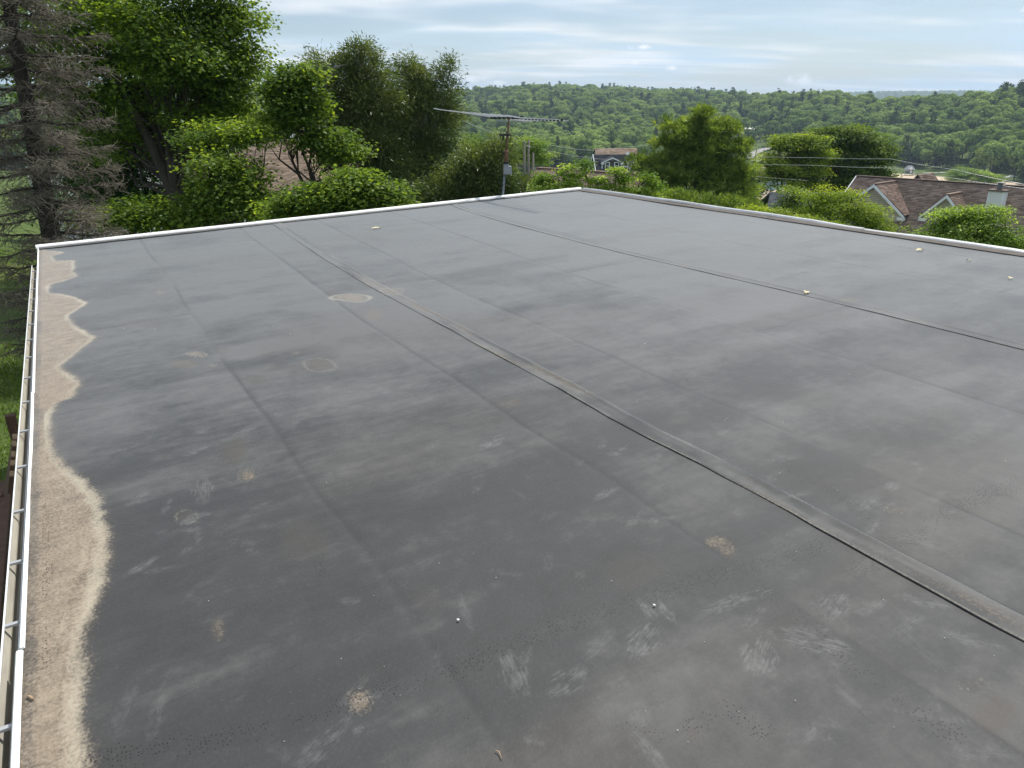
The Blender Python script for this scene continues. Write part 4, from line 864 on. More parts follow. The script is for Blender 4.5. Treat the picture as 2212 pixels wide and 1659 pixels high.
NAMES = ['forest_tree'] * 7 + ['forest_conifer'] * 2
for k in np.where(near)[0]:
    o = link(NAMES[var[k]], PROTO[var[k]], None, None, (xs[k], ys_[k], z[k] - .3), (0, 0, rz[k])); s_ = scl[k]; o.scale = (s_, s_, s_ * 1.05)
    if var[k] < 7: tag(o, 'round leafy tree in the front ranks of the wood across the lake', 'tree', 'leafy trees in the front of the far wood')
    else: tag(o, 'dark pointed conifer in the front ranks of the wood across the lake', 'tree', 'conifers in the front of the far wood')
# the rest of the wood and the blue ridge behind it: one mass, instanced
fx, fy = scatter(4300, 5600, 34, -36, 36); fz = ground(fx, fy)
R_ = ~near; PX = np.concatenate([xs[R_], fx]); PY = np.concatenate([ys_[R_], fy]); PZ = np.concatenate([z[R_] - .3, fz - 2])
PS = np.concatenate([scl[R_], rg.uniform(2.2, 3.4, len(fx))]); PV = np.concatenate([var[R_], rg.integers(0, 7, len(fx))]); PR = np.concatenate([rz[R_], rg.uniform(0, 6.28, len(fx))])
pm = bpy.data.meshes.new('far_forest'); pm.vertices.add(len(PX)); pm.vertices.foreach_set('co', np.stack([PX, PY, PZ], -1).astype(np.float32).ravel())
for nm, a_, ty in (('scl', PS, 'FLOAT'), ('rz', PR, 'FLOAT'), ('var', PV, 'INT')):
    q = pm.attributes.new(nm, ty, 'POINT'); q.data.foreach_set('value', a_.astype(np.int32 if ty == 'INT' else np.float32))
fo = tag(link('far_forest', pm), 'dense green woods covering the hills across the valley', 'forest', kind='stuff')
pcol = bpy.data.collections.new('tree_kinds')
for k, me in enumerate(PROTO): pcol.objects.link(bpy.data.objects.new('kind_%02d' % k, me))
ng = bpy.data.node_groups.new('plant_wood', 'GeometryNodeTree')
ng.interface.new_socket('Geometry', in_out='INPUT', socket_type='NodeSocketGeometry'); ng.interface.new_socket('Geometry', in_out='OUTPUT', socket_type='NodeSocketGeometry')
gi, go = ng.nodes.new('NodeGroupInput'), ng.nodes.new('NodeGroupOutput')
ci = ng.nodes.new('GeometryNodeCollectionInfo'); ci.inputs['Collection'].default_value = pcol; ci.inputs['Separate Children'].default_value = True; ci.inputs['Reset Children'].default_value = True
ip = ng.nodes.new('GeometryNodeInstanceOnPoints'); ip.inputs['Pick Instance'].default_value = True
def na(nm, ty):
    n = ng.nodes.new('GeometryNodeInputNamedAttribute'); n.data_type = ty; n.inputs[0].default_value = nm
    return [s for s in n.outputs if s.enabled and s.name == 'Attribute'][0]
cx_ = ng.nodes.new('ShaderNodeCombineXYZ'); ng.links.new(na('rz', 'FLOAT'), cx_.inputs[2])
ng.links.new(gi.outputs[0], ip.inputs['Points']); ng.links.new(ci.outputs[0], ip.inputs['Instance']); ng.links.new(na('var', 'INT'), ip.inputs['Instance Index'])
ng.links.new(cx_.outputs[0], ip.inputs['Rotation']); ng.links.new(na('scl', 'FLOAT'), ip.inputs['Scale']); ng.links.new(ip.outputs[0], go.inputs[0])
fo.modifiers.new('wood', 'NODES').node_group = ng

# trees dotted over the valley between the houses and the lake
VT = [(1095, 300, 150, 0), (1180, 335, 140, 7), (1205, 318, 240, 1), (1245, 350, 110, 2), (1262, 345, 118, 5), (1230, 300, 300, 3), (1290, 300, 330, 4), (1330, 305, 300, 5), (1380, 300, 320, 6), (1420, 305, 280, 0), (1160, 290, 330, 2), (1120, 290, 350, 4), (1060, 290, 300, 1),
      (1000, 270, 260, 3), (560, 240, 230, 5), (505, 235, 260, 0), (600, 250, 210, 1), (450, 240, 240, 2), (1665, 345, 520, 7), (1687, 348, 540, 8), (1640, 300, 720, 1), (1660, 300, 700, 2), (1625, 305, 700, 3), (1680, 312, 680, 4), (1615, 310, 650, 0), (1705, 330, 640, 5), (1720, 320, 660, 6), (1750, 330, 620, 0), (1780, 330, 620, 3), (1590, 320, 640, 2), (1575, 330, 600, 4),
      (1345, 330, 200, 2), (1300, 335, 190, 6), (1430, 330, 220, 1), (1560, 320, 330, 5), (1600, 345, 380, 3), (1270, 320, 240, 8), (1190, 318, 200, 8), (700, 250, 250, 6), (850, 250, 280, 3), (930, 260, 240, 2)]
WORDS = ['round', 'spreading', 'leafy', 'full', 'dense', 'broad', 'loose', 'dark pointed', 'narrow pointed']
for k, (px_, py_, Y, v_) in enumerate(VT):
    g_ = gbase(px_, Y); s_ = rg.uniform(.6, .85) if Y < 400 else rg.uniform(.8, 1.1)
    o = link('valley_conifer' if v_ > 6 else 'valley_tree', PROTO[v_], None, None, tuple(g_), (0, 0, rg.uniform(0, 6))); o.scale = (s_, s_, s_)
    if v_ > 6: tag(o, {1180: 'small dark conifer behind the red-brown roof left of the grey house', 1665: 'dark conifer standing beside the far lake road', 1687: 'narrow dark conifer just right of the roadside one', 1270: 'dark conifer just left of the grey dormer house', 1190: 'slim conifer between the twin poles and the grey house'}[px_], 'tree', 'conifers on the valley floor')
    else: tag(o, 'round leafy tree on the valley floor between the houses and the wood', 'tree', 'leafy trees on the valley floor')

# ------------------------------------------------------------------ houses
class House:
    """frame: a along the ridge, b towards the street side, z up; origin at one ridge end"""
    def __init__(s, name, label, cat, O, az, seed=0, group=None):
        s.O = np.asarray(O, float); A = R(az); s.a = np.array([math.sin(A), math.cos(A), 0]); s.b = np.array([math.sin(A + R(90)), math.cos(A + R(90)), 0]); s.rg = np.random.default_rng(seed)
        gz = float(ground(s.O[0], s.O[1])); s.base = np.array([s.O[0], s.O[1], gz]); s.gz = gz - s.O[2]
        s.root = thing(name, label, cat, tuple(s.base), 0, group)
    def P(s, a, b, z): return s.O + s.a * a + s.b * b + np.array([0, 0, z]) - s.base
    def mb(s, name, solids, mat, parent=None):
        m = MB()
        for kind, *g in solids:
            if kind == 'box':
                a0, a1, b0, b1, z0, z1 = g; m.hexa([s.P(a0, b0, z0), s.P(a1, b0, z0), s.P(a1, b1, z0), s.P(a0, b1, z0)], [s.P(a0, b0, z1), s.P(a1, b0, z1), s.P(a1, b1, z1), s.P(a0, b1, z1)])
            elif kind == 'bar': m.bar(s.P(*g[0]), s.P(*g[1]), g[2], g[3])
            elif kind == 'prism': m.hexa([s.P(*q) for q in g[0]], [s.P(*q) for q in g[1]])
            elif kind == 'tube': m.tube([s.P(*q) for q in g[0]], g[1], 8)
        o = m.build(name, MATS[mat], parent or s.root)
        bm = bmesh.new(); bm.from_mesh(o.data); bmesh.ops.recalc_face_normals(bm, faces=bm.faces); bm.to_mesh(o.data); bm.free(); return o
    def slope(s, e0, e1, r1, r0, mat, expo=.14, tab=.32, name='roof_slope', thick=.012):
        """courses of shingles between eave e0-e1 and ridge r0-r1, each tab its own stepped face"""
        E0, E1, R1, R0 = (s.P(*q) for q in (e0, e1, r1, r0)); h = .5 * (np.linalg.norm(R0 - E0) + np.linalg.norm(R1 - E1)); n = max(2, int(h / expo)); nr = nrm(np.cross(E1 - E0, R0 - E0))
        if nr[2] < 0: nr = -nr
        V, Fs, T = [], [], []
        for i in range(n):
            t0, t1 = i / n, (i + 1.25) / n; t1 = min(t1, 1.0)
            A0, A1 = E0 + (R0 - E0) * t0, E1 + (R1 - E1) * t0; B0, B1 = E0 + (R0 - E0) * t1, E1 + (R1 - E1) * t1
            w = np.linalg.norm(A1 - A0); k = max(1, int(w / tab)); us = np.clip((np.arange(k + 1) + (i % 2) * .5 - .25) / k, 0, 1); us[0] = 0; us[-1] = 1
            for u0, u1 in zip(us[:-1], us[1:]):
                if u1 - u0 < 1e-6: continue
                c = len(V); jt = s.rg.uniform(.7, 1.3) * thick; p, q, r_, o = A0 + (A1 - A0) * u0, A0 + (A1 - A0) * u1, B0 + (B1 - B0) * u1, B0 + (B1 - B0) * u0
                V += [p + nr * jt, q + nr * jt, r_, o, p - nr * .004, q - nr * .004]; Fs += [(c, c + 1, c + 2, c + 3), (c + 4, c + 5, c + 1, c)]; T += [s.rg.random()] * 6
        me = npmesh(name, np.array(V), np.array(Fs), {'tint': np.array(T)}); link(name, me, MATS[mat], s.root)
        s.mb('roof_deck', [('prism', [np.add(q, (0, 0, -.14)) for q in (e0, e1, r1, r0)], [np.add(q, (0, 0, -.02)) for q in (e0, e1, r1, r0)])], 'dark_shingle')
    def siding(s, poly_fn, z0, z1, u0, u1, plane, mat, expo=.11, name='wall'):
        """clapboards between u-limits returned by poly_fn(z); plane(u, z, out) -> (a, b, z)"""
        V, Fs = [], []; n = max(1, int((z1 - z0) / expo))
        for i in range(n):
            za, zb = z0 + (z1 - z0) * i / n, z0 + (z1 - z0) * (i + 1) / n; a0, a1 = poly_fn(za); b0, b1 = poly_fn(zb); c = len(V)
            V += [s.P(*plane(a0, za, .014)), s.P(*plane(a1, za, .014)), s.P(*plane(b1, zb, 0)), s.P(*plane(b0, zb, 0)), s.P(*plane(a0, za, 0)), s.P(*plane(a1, za, 0))]; Fs += [(c, c + 1, c + 2, c + 3), (c + 4, c + 5, c + 1, c)]
        return link(name, npmesh(name, np.array(V), np.array(Fs)), MATS[mat], s.root)
    def window(s, a0, a1, z0, z1, b, trim='white_paint', t=.09):
        fr = s.mb('window', [('box', a0 - t, a1 + t, b - .02, b + .05, z1, z1 + t), ('box', a0 - t, a1 + t, b - .02, b + .05, z0 - t, z0), ('box', a0 - t, a0, b - .02, b + .05, z0, z1), ('box', a1, a1 + t, b - .02, b + .05, z0, z1), ('box', a0, a1, b + .0, b + .035, (z0 + z1) / 2 - .02, (z0 + z1) / 2 + .02)], trim)
        s.mb('pane', [('box', a0, a1, b - .015, b + .012, z0, z1)], 'window_glass', fr)
    def dormer(s, ac, half, zr, ze, bf, tn, mat, wall, over=.22, trim='white_paint', zb=None, tw=.16):
        """front gabled dormer on a slope falling at tn"""
        ov = .18; bt = bf + over; rb = -zr / tn
        for sg in (-1, 1):
            ea = ac + sg * half; eb = -ze / tn
            s.slope((ea, bt, ze), (ea, min(eb, bt - .05), ze), (ac, rb, zr), (ac, bt, zr), mat, name='dormer_roof')
            s.mb('rake_trim', [('prism', [(ea, bt + .005, ze - .06), (ac, bt + .005, zr - .02), (ac, bt + .005, zr - .02 - tw * 1.25), (ea, bt + .005, ze - .06 - tw)], [(ea, bt + .045, ze - .06), (ac, bt + .045, zr - .02), (ac, bt + .045, zr - .02 - tw * 1.25), (ea, bt + .045, ze - .06 - tw)])], trim)
            s.mb('eave_return', [('box', min(ea, ea - sg * .42), max(ea, ea - sg * .42), bf + .02, bt + .03, ze - .30, ze - .12)], trim)
        wh = half - ov; k = (zr - ze) / half; zb = zb if zb is not None else -tn * bf - .1
        s.siding(lambda z: (ac - min(wh, max(.01, (zr - .1 - z) / k)), ac + min(wh, max(.01, (zr - .1 - z) / k))), zb, zr - .12, 0, 0, lambda u, z, o: (u, bf + o, z), wall, name='gable_wall')
        for sg in (-1, 1):
            s.siding(lambda z: (max(.0, -z / tn - .05), bf), zb, ze - .05, 0, 0, lambda u, z, o, sg=sg: (ac + sg * (wh + o), u, z), wall, name='cheek_wall')
            s.mb('corner_trim', [('box', ac + sg * wh - .06, ac + sg * wh + .06, bf - .06, bf + .03, zb, ze - .1)], trim)
        s.mb('ridge_cap', [('bar', (ac, bt, zr + .012), (ac, rb + .05, zr + .012), .26, .03)], mat)

# the long brown roof with two dormers
h = House('brown_roof_house', 'cream house with long brown shingle roof, two gabled dormers and a boxed chimney', 'house', (23.7, 50, -2.39), 139, 1)
TN = .75; LA = 17.0
h.slope((-.3, 5.7, -5.7 * TN), (LA, 5.7, -5.7 * TN), (LA, 0, 0), (-.3, 0, 0), 'brown_shingle'); h.slope((-.3, -5.7, -5.7 * TN), (LA, -5.7, -5.7 * TN), (LA, 0, 0), (-.3, 0, 0), 'brown_shingle')
h.mb('ridge_cap', [('bar', (-.3, 0, .02), (LA, 0, .02), .3, .035)], 'brown_shingle')
h.mb('wall', [('box', 0, LA - .3, -5.2, 5.2, h.gz - .3, -5.2 * TN - .15)], 'cream_siding')
h.mb('gable_wall', [('prism', [(0, -5.2, -5.2 * TN - .14), (0, 5.2, -5.2 * TN - .14), (0, 0, -.15)], [(.1, -5.2, -5.2 * TN - .14), (.1, 5.2, -5.2 * TN - .14), (.1, 0, -.15)])], 'cream_siding')
h.mb('rake_trim', [('bar', (-.32, 5.72, -5.72 * TN - .05), (-.32, 0, -.05), .05, .2), ('bar', (-.32, -5.72, -5.72 * TN - .05), (-.32, 0, -.05), .05, .2)], 'white_paint')
h.dormer(2.32, 2.15, -.15, -1.90, 3.1, TN, 'red_shingle', 'cream_siding')
h.dormer(6.45, 1.32, -.50, -1.86, 2.65, TN, 'red_shingle', 'cream_siding')
arch = [(6.45 + .42 * math.cos(t), -2.12 + .42 * math.sin(t)) for t in np.linspace(0, math.pi, 13)]; arch2 = [(6.45 + .55 * math.cos(t), -2.12 + .55 * math.sin(t)) for t in np.linspace(0, math.pi, 13)]
aw = h.mb('window', [('prism', [(p[0], 2.67, p[1]), (q[0], 2.67, q[1]), (q2[0], 2.67, q2[1]), (p2[0], 2.67, p2[1])], [(p[0], 2.72, p[1]), (q[0], 2.72, q[1]), (q2[0], 2.72, q2[1]), (p2[0], 2.72, p2[1])]) for p, q, q2, p2 in zip(arch[:-1], arch[1:], arch2[1:], arch2[:-1])] + [('box', 5.9, 7.0, 2.67, 2.72, -2.2, -2.12), ('box', 6.43, 6.47, 2.67, 2.705, -2.12, -1.70)], 'white_paint')
h.mb('pane', [('prism', [(u, 2.66, v) for u, v in arch], [(u, 2.69, v) for u, v in arch])], 'window_glass', aw)
ch = h.mb('chimney', [('box', 8.5, 9.25, 1.9, 2.6, -2.4, -.16)], 'white_siding')
h.mb('chimney_cap', [('box', 8.42, 9.33, 1.82, 2.68, -.16, -.08)], 'brown_shingle', ch)
h.mb('corner_trim', [('box', 8.47, 8.56, 2.55, 2.63, -2.4, -.165), ('box', 9.19, 9.28, 2.55, 2.63, -2.4, -.165)], 'white_paint', ch)
h.mb('clapboard', [('box', 8.56, 9.19, 2.6, 2.618, -2.3 + .13 * k, -2.3 + .13 * k + .055) for k in range(16)], 'white_siding', ch)
h.mb('flue', [('tube', [(8.87, 2.25, -.08), (8.87, 2.25, .12), (8.87, 2.25, .26)], .13), ('box', 8.68, 9.06, 2.06, 2.44, .26, .31)], 'steel_mast', ch)
# rear cross gable peeping over the ridge
h.slope((2.6, -1.0, -.55), (2.6, -3.2, -.55), (3.3, -3.2, .26), (3.3, -.6, .26), 'red_shingle', name='rear_gable_roof'); h.slope((4.0, -1.0, -.55), (4.0, -3.2, -.55), (3.3, -3.2, .26), (3.3, -.6, .26), 'red_shingle', name='rear_gable_roof')
h.mb('gable_wall', [('prism', [(2.75, -.9, -1.2), (3.85, -.9, -1.2), (3.3, -.9, .1)], [(2.75, -3.1, -1.2), (3.85, -3.1, -1.2), (3.3, -3.1, .1)])], 'cream_siding')

# reddish-brown roof behind the sapling
h = House('red_brown_roof_house', 'house with plain reddish-brown shingle roof behind the pale sapling', 'house', at(1167.8, 362.9, 42), 131, 2)
h.slope((-.2, 5.2, -2.6), (7.6, 5.2, -2.6), (7.6, 0, 0), (-.2, 0, 0), 'red_shingle'); h.slope((-.2, -5.2, -2.6), (7.6, -5.2, -2.6), (7.6, 0, 0), (-.2, 0, 0), 'red_shingle')
h.mb('ridge_cap', [('bar', (-.2, 0, .02), (7.6, 0, .02), .3, .04)], 'tan_shingle')
h.mb('wall', [('box', .1, 7.4, -4.8, 4.8, h.gz - .3, -2.55)], 'white_siding'); h.mb('gable_wall', [('prism', [(.1, -4.8, -2.54), (.1, 4.8, -2.54), (.1, 0, -.16)], [(.2, -4.8, -2.54), (.2, 4.8, -2.54), (.2, 0, -.16)])], 'white_siding')
# grey house with white trimmed dormers
h = House('grey_dormer_house', 'dark grey house with two white-trimmed dormers down the slope left of the pine', 'house', at(1284.6, 333.5, 100), 84, 3)
TN = .95
h.slope((-.2, 3.2, -3.2 * TN), (9.5, 3.2, -3.2 * TN), (9.5, 0, 0), (-.2, 0, 0), 'dark_shingle', expo=.2, tab=.5); h.slope((-.2, -3.2, -3.2 * TN), (9.5, -3.2, -3.2 * TN), (9.5, 0, 0), (-.2, 0, 0), 'dark_shingle', expo=.2, tab=.5)
h.mb('wall', [('box', 0, 9.3, -2.9, 2.9, h.gz - .3, -2.9 * TN - .15)], 'grey_siding'); h.mb('gable_wall', [('prism', [(0, -2.9, -2.9 * TN - .14), (0, 2.9, -2.9 * TN - .14), (0, 0, -.16)], [(.1, -2.9, -2.9 * TN - .14), (.1, 2.9, -2.9 * TN - .14), (.1, 0, -.16)])], 'grey_siding')
h.mb('rake_trim', [('bar', (-.24, 3.2, -3.2 * TN - .06), (-.24, 0, -.06), .06, .22), ('bar', (-.24, -3.2, -3.2 * TN - .06), (-.24, 0, -.06), .06, .22)], 'white_paint')
for ac in (2.0, 5.5):
    h.dormer(ac, 1.5, -.25, -.86, 1.75, TN, 'dark_shingle', 'grey_siding', tw=.14, zb=-2.0)
    for k in (-.62, .62): h.window(ac + k - .22, ac + k + .22, -1.72, -.98, 1.76, t=.10)
h.mb('porch_roof', [('prism', [(1.0, 2.8, -2.0), (7.0, 2.8, -2.0), (7.6, 6.0, -3.0), (.4, 6.0, -3.0)], [(1.0, 2.8, -1.9), (7.0, 2.8, -1.9), (7.6, 6.0, -2.9), (.4, 6.0, -2.9)])], 'grey_shingle')
h.mb('satellite_dish', [('tube', [(4.35, .4, -.2), (4.35, .6, .12)], .035), ('tube', [(4.35, .62, .10), (4.33, .68, .12)], .22)], 'white_paint')
h.mb('balcony_rail', [('box', 3.4, 4.3, 2.4, 2.46, -1.45, -1.37), ('box', 3.4, 3.46, 2.4, 2.46, -2.1, -1.45), ('box', 4.24, 4.3, 2.4, 2.46, -2.1, -1.45)], 'white_paint')
h = House('brown_ridge_house', 'brown roofed house peeping above the ridge of the grey dormer house', 'house', at(1287, 320.5, 116), 88, 4)
for sg in (1, -1): h.slope((-.2, sg * 2.6, -1.35), (6.4, sg * 2.6, -1.35), (6.4, 0, 0), (-.2, 0, 0), 'tan_shingle', expo=.2, tab=.5)
h.mb('wall', [('box', 0, 6.2, -2.3, 2.3, h.gz - .3, -1.25)], 'cream_siding'); h.mb('gable_wall', [('prism', [(0, -2.3, -1.24), (0, 2.3, -1.24), (0, 0, -.12)], [(.1, -2.3, -1.24), (.1, 2.3, -1.24), (.1, 0, -.12)])], 'cream_siding')
# tan hipped roof behind the small maple
h = House('tan_roof_house', 'grey sided house with sunlit tan shingle hip roof behind the maples', 'house', at(575, 302.7, 35), 104, 5)
h.slope((-3.6, 4.2, -2.0), (5.2, 4.2, -2.0), (1.6, 0, 0), (0, 0, 0), 'tan_shingle'); h.slope((-3.6, -4.2, -2.0), (5.2, -4.2, -2.0), (1.6, 0, 0), (0, 0, 0), 'tan_shingle'); h.slope((-3.6, 4.2, -2.0), (-3.6, -4.2, -2.0), (0, 0, 0), (0, .01, 0), 'tan_shingle'); h.slope((5.2, 4.2, -2.0), (5.2, -4.2, -2.0), (1.6, 0, 0), (1.6, .01, 0), 'tan_shingle')
h.mb('ridge_cap', [('bar', (0, 0, .02), (1.6, 0, .02), .3, .04)], 'tan_shingle')
h.mb('wall', [('box', -3.2, 4.8, -3.8, 3.8, h.gz - .3, -2.1)], 'grey_box'); h.mb('fascia', [('box', -3.6, 5.2, 4.1, 4.2, -2.2, -2.05)], 'white_paint')
h.siding(lambda z: (-3.2, 4.8), h.gz + .2, -2.15, 0, 0, lambda u, z, o: (u, 3.81 + o, z), 'concrete', .2)
for a0 in (-1.5, 1.0, 3.2): h.window(a0, a0 + .8, -3.9, -2.7, 3.83)
# pale house glimpsed through the maple
h = House('pale_blue_house', 'pale blue-grey house glimpsed through the leaves of the big maple', 'house', at(150, 262, 44), 110, 6)
for sg in (1, -1): h.slope((-.2, sg * 3.6, -1.9), (8, sg * 3.6, -1.9), (8, 0, 0), (-.2, 0, 0), 'grey_shingle')
h.mb('wall', [('box', 0, 7.8, -3.3, 3.3, h.gz - .3, -1.85)], 'white_siding'); h.mb('gable_wall', [('prism', [(0, -3.3, -1.84), (0, 3.3, -1.84), (0, 0, -.14)], [(.1, -3.3, -1.84), (.1, 3.3, -1.84), (.1, 0, -.14)])], 'white_siding')
# small grey roof and brick hut left of the bushes
h = House('grey_roof_cottage', 'cottage with plain grey shingle roof beside the young tree', 'house', at(1664, 414.5, 44), 96, 7)
h.slope((-1.0, 3.2, -2.1), (5, 3.2, -2.1), (5, 0, 0), (0, 0, 0), 'grey_shingle'); h.slope((-1.0, -3.2, -2.1), (5, -3.2, -2.1), (5, 0, 0), (0, 0, 0), 'grey_shingle')
h.mb('wall', [('box', .2, 4.6, -2.8, 2.8, h.gz - .3, -2.05)], 'cream_siding')
h = House('brick_hut', 'small brick outbuilding left of the grey roofed cottage', 'hut', at(1622, 436, 50), 100, 8)
for sg in (1, -1): h.slope((-.1, sg * 1.2, -.55), (1.5, sg * 1.2, -.55), (1.5, 0, 0), (-.1, 0, 0), 'brown_shingle')
h.mb('wall', [('box', 0, 1.4, -1.05, 1.05, h.gz - .3, -.5)], 'brick')
h = House('dark_barn', 'barn with steep dark metal roof beside the pond right of the pine', 'barn', at(1598, 377, 75), 95, 9)
for sg in (1, -1): h.slope((-.2, sg * 2.6, -2.6), (1.2, sg * 2.6, -2.6), (1.0, 0, 0), (-.2, 0, 0), 'dark_shingle', expo=.3, tab=.6)
h.mb('wall', [('box', 0, 1.0, -2.3, 2.3, h.gz - .3, -2.5)], 'dock_wood')
# far white roofs
for px_, py_, Yh, w_, az_, nm, lb in ((1592, 276, 760, 17, 92, 'white_roof_barn', 'long white roofed barn on the far hillside right of the pine'), (1650, 269, 780, 11, 100, 'white_roof_shed', 'white roofed shed beside the meadow on the far hillside'), (1667, 271.5, 770, 5, 100, 'white_roof_garage', 'small white roofed garage right of the shed on the far hillside')):
    h = House(nm, lb, 'barn', at(px_, py_, Yh), az_, 10)
    for sg in (1, -1): h.mb('roof_slope', [('prism', [(0, 0, 0), (w_, 0, 0), (w_, sg * 6, -2.6), (0, sg * 6, -2.6)], [(0, 0, .2), (w_, 0, .2), (w_, sg * 6, -2.4), (0, sg * 6, -2.4)])], 'white_roofing')
    h.mb('wall', [('box', .3, w_ - .3, -5.5, 5.5, min(h.gz, -5) - 1, -2.45)], 'dock_wood')

def prop(name, label, cat, P0, group=None): return thing(name, label, cat, tuple(P0), 0, group), np.asarray(P0, float)
def on_lake(px, py, z=-35.9): r = ray(px, py); return CAM + r * ((z - H) / r[2])
# boathouse on its dock
P0 = on_lake(1962, 379); root, b = prop('boathouse', 'little grey gabled boathouse standing on posts at the lake shore', 'boathouse', P0)
MB().box(-3.6, 4.0, -2.2, 2.2, 1.2, 1.45).build('deck', MATS['dock_wood'], root)
for x in (-3.2, 0, 3.4):
    for y in (-1.8, 1.8): MB().box(x - .12, x + .12, y - .12, y + .12, -1, 1.2).build('post', MATS['dock_wood'], root)
MB().box(-1.7, 1.7, -1.5, 1.5, 1.45, 3.7).build('wall', MATS['grey_siding'], root)
MB().box(-.1, .9, -1.56, -1.5, 1.5, 3.3).build('door', MATS['white_paint'], root)
MB().hexa([(-2.6, -2.2, 3.6), (2.6, -2.2, 3.6), (2.6, 2.2, 3.6), (-2.6, 2.2, 3.6)], [(-1.3, -.3, 5.9), (1.3, -.3, 5.9), (1.3, .3, 5.9), (-1.3, .3, 5.9)]).build('roof', MATS['grey_box'], root)
MB().hexa([(-.9, -2.3, 3.7), (.9, -2.3, 3.7), (0, -2.3, 5.0)], [(-.9, -1.0, 3.7), (.9, -1.0, 3.7), (0, -1.0, 5.0)]).build('gable', MATS['white_siding'], root)
def dock(px, py, L, w, rz, label):
    P0 = on_lake(px, py); root, b = prop('dock', label, 'dock', P0, 'docks along the dry lake shore'); root.rotation_euler = (0, 0, rz)
    for k in range(int(L / 1.2)): MB().box(-L / 2 + k * 1.2, -L / 2 + k * 1.2 + 1.12, -w / 2, w / 2, 1.2, 1.38).build('plank', MATS['concrete'], root)
    for k in range(int(L / 4) + 1):
        for y in (-w / 2 + .1, w / 2 - .1): MB().box(-L / 2 + k * 4 - .1, -L / 2 + k * 4 + .1, y - .1, y + .1, -1, 1.2).build('post', MATS['dock_wood'], root)
dock(2015, 378, 14, 2.2, .1, 'stranded dock right of the boathouse'); dock(2048, 377, 12, 1.8, .25, 'second stranded dock between boathouse and willow clump'); dock(2190, 381, 16, 2.5, -.1, 'pale dock at the far right under the boat lift')
P0 = on_lake(2192, 381) + [0, -1.5, 0]; root, b = prop('boat_lift', 'pale metal boat lift frame over the right-hand dock', 'boat lift', P0)
for x in (-5, -1.5, 2, 5.5):
    MB().tube([(x, -.8, 0), (x + 1.0, -.8, 3.6)], .09, 5).build('strut', MATS['white_metal'], root); MB().tube([(x + 2, -.8, 0), (x + 1.0, -.8, 3.6)], .09, 5).build('strut', MATS['white_metal'], root)
MB().box(-6, 7.5, -1.3, .3, 3.6, 3.8).build('beam', MATS['white_metal'], root)
for px_, py_, lb in ((2185, 388, 'white boat lying on the lake bed below the boat lift'), (1650, 357, 'white covered boat parked by the lake road beyond the pine')):
    P0 = on_lake(px_, py_); root, b = prop('boat', lb, 'boat', P0, 'boats stored by the dry lake'); n = 7; V = []
    for i in range(n):
        t = i / (n - 1); w = 1.3 * (1 - max(0, t - .45) ** 2 * 3.0); V += [(-4 + 8 * t, -w, 1.5 + .3 * t), (-4 + 8 * t, -w * .6, .4), (-4 + 8 * t, w * .6, .4), (-4 + 8 * t, w, 1.5 + .3 * t)]
    Fs = [(4 * i + j, 4 * i + j + 1, 4 * i + j + 5, 4 * i + j + 4) for i in range(n - 1) for j in range(3)] + [(4 * i, 4 * i + 4, 4 * i + 7, 4 * i + 3) for i in range(n - 1)] + [(0, 1, 2, 3)]
    MB().add(V, Fs).build('hull', MATS['white_paint'], root); MB().hexa([(-2, -.9, 1.6), (1, -.9, 1.7), (1, .9, 1.7), (-2, .9, 1.6)], [(-1.7, -.7, 2.5), (.2, -.7, 2.5), (.2, .7, 2.5), (-1.7, .7, 2.5)]).build('cabin', MATS['white_siding'], root)
# country road and meadow patches
drape('road', [(1612, 338), (1622, 331), (1640, 325), (1662, 320), (1692, 317), (1700, 319), (1672, 323), (1650, 329), (1636, 336), (1624, 344), (1606, 348)], MATS['asphalt'], .8)
MATS['meadow'] = simple('meadow', (.15, .18, .05), .95, .25, .05)
drape('meadow', [(1664, 276), (1690, 268), (1702, 270), (1700, 300), (1682, 300)], MATS['meadow'], .7)
drape('meadow', [(1640, 336), (1670, 326), (1700, 322), (1705, 346), (1640, 352), (1622, 350)], MATS['meadow'], .4)

# ------------------------------------------------------------------ poles and wires
def pole(px, ybase, ytop, Y, r_, label, arms=1, extra=None):
    top = at(px, ytop, Y); g = np.array([top[0], Y, float(ground(top[0], Y))]); root = thing('utility_pole', label, 'utility pole', tuple(g), 0, 'wooden utility poles'); Hh = top[2] - g[2]
    MB().tube([(0, 0, -.3), (0, 0, Hh * .5), (0, 0, Hh)], [r_ * 1.25, r_ * 1.1, r_ * .9], 8).build('post', MATS['pole_wood'], root, True)
    for k in range(arms):
        z = Hh - .5 - k * 1.0; MB().box(-1.1, 1.1, -r_ - .08, -r_ + .04, z, z + .11).build('crossarm', MATS['pole_wood'], root)
        for x in (-1.0, -.5, .5, 1.0): MB().tube([(x, -r_ - .02, z + .11), (x, -r_ - .02, z + .2), (x, -r_ - .02, z + .3)], [.03, .06, .025], 6).build('insulator', MATS['grey_box'], root)
    if extra: extra(root, Hh, r_)
def transformer(root, Hh, r_):
    t = MB().tube([(-.42, -.1, Hh - 1.6), (-.42, -.1, Hh - 1.55), (-.42, -.1, Hh - .75), (-.42, -.1, Hh - .68)], [.2, .23, .23, .18], 12).build('transformer', MATS['white_roofing'], root, False)
    MB().tube([(-.42, -.1, Hh - .68), (-.42, -.1, Hh - .5)], .05, 6).build('bushing', MATS['grey_box'], t); MB().box(-.24, 0, -.13, -.07, Hh - 1.3, Hh - 1.2).build('bracket', MATS['steel_mast'], root)
pole(650, 330, 262, 42, .15, 'utility pole with a white transformer can beside the cedar', 0, transformer)
pole(988, 400, 318, 30, .13, 'weathered utility pole between the cedars left of the antenna', 0)
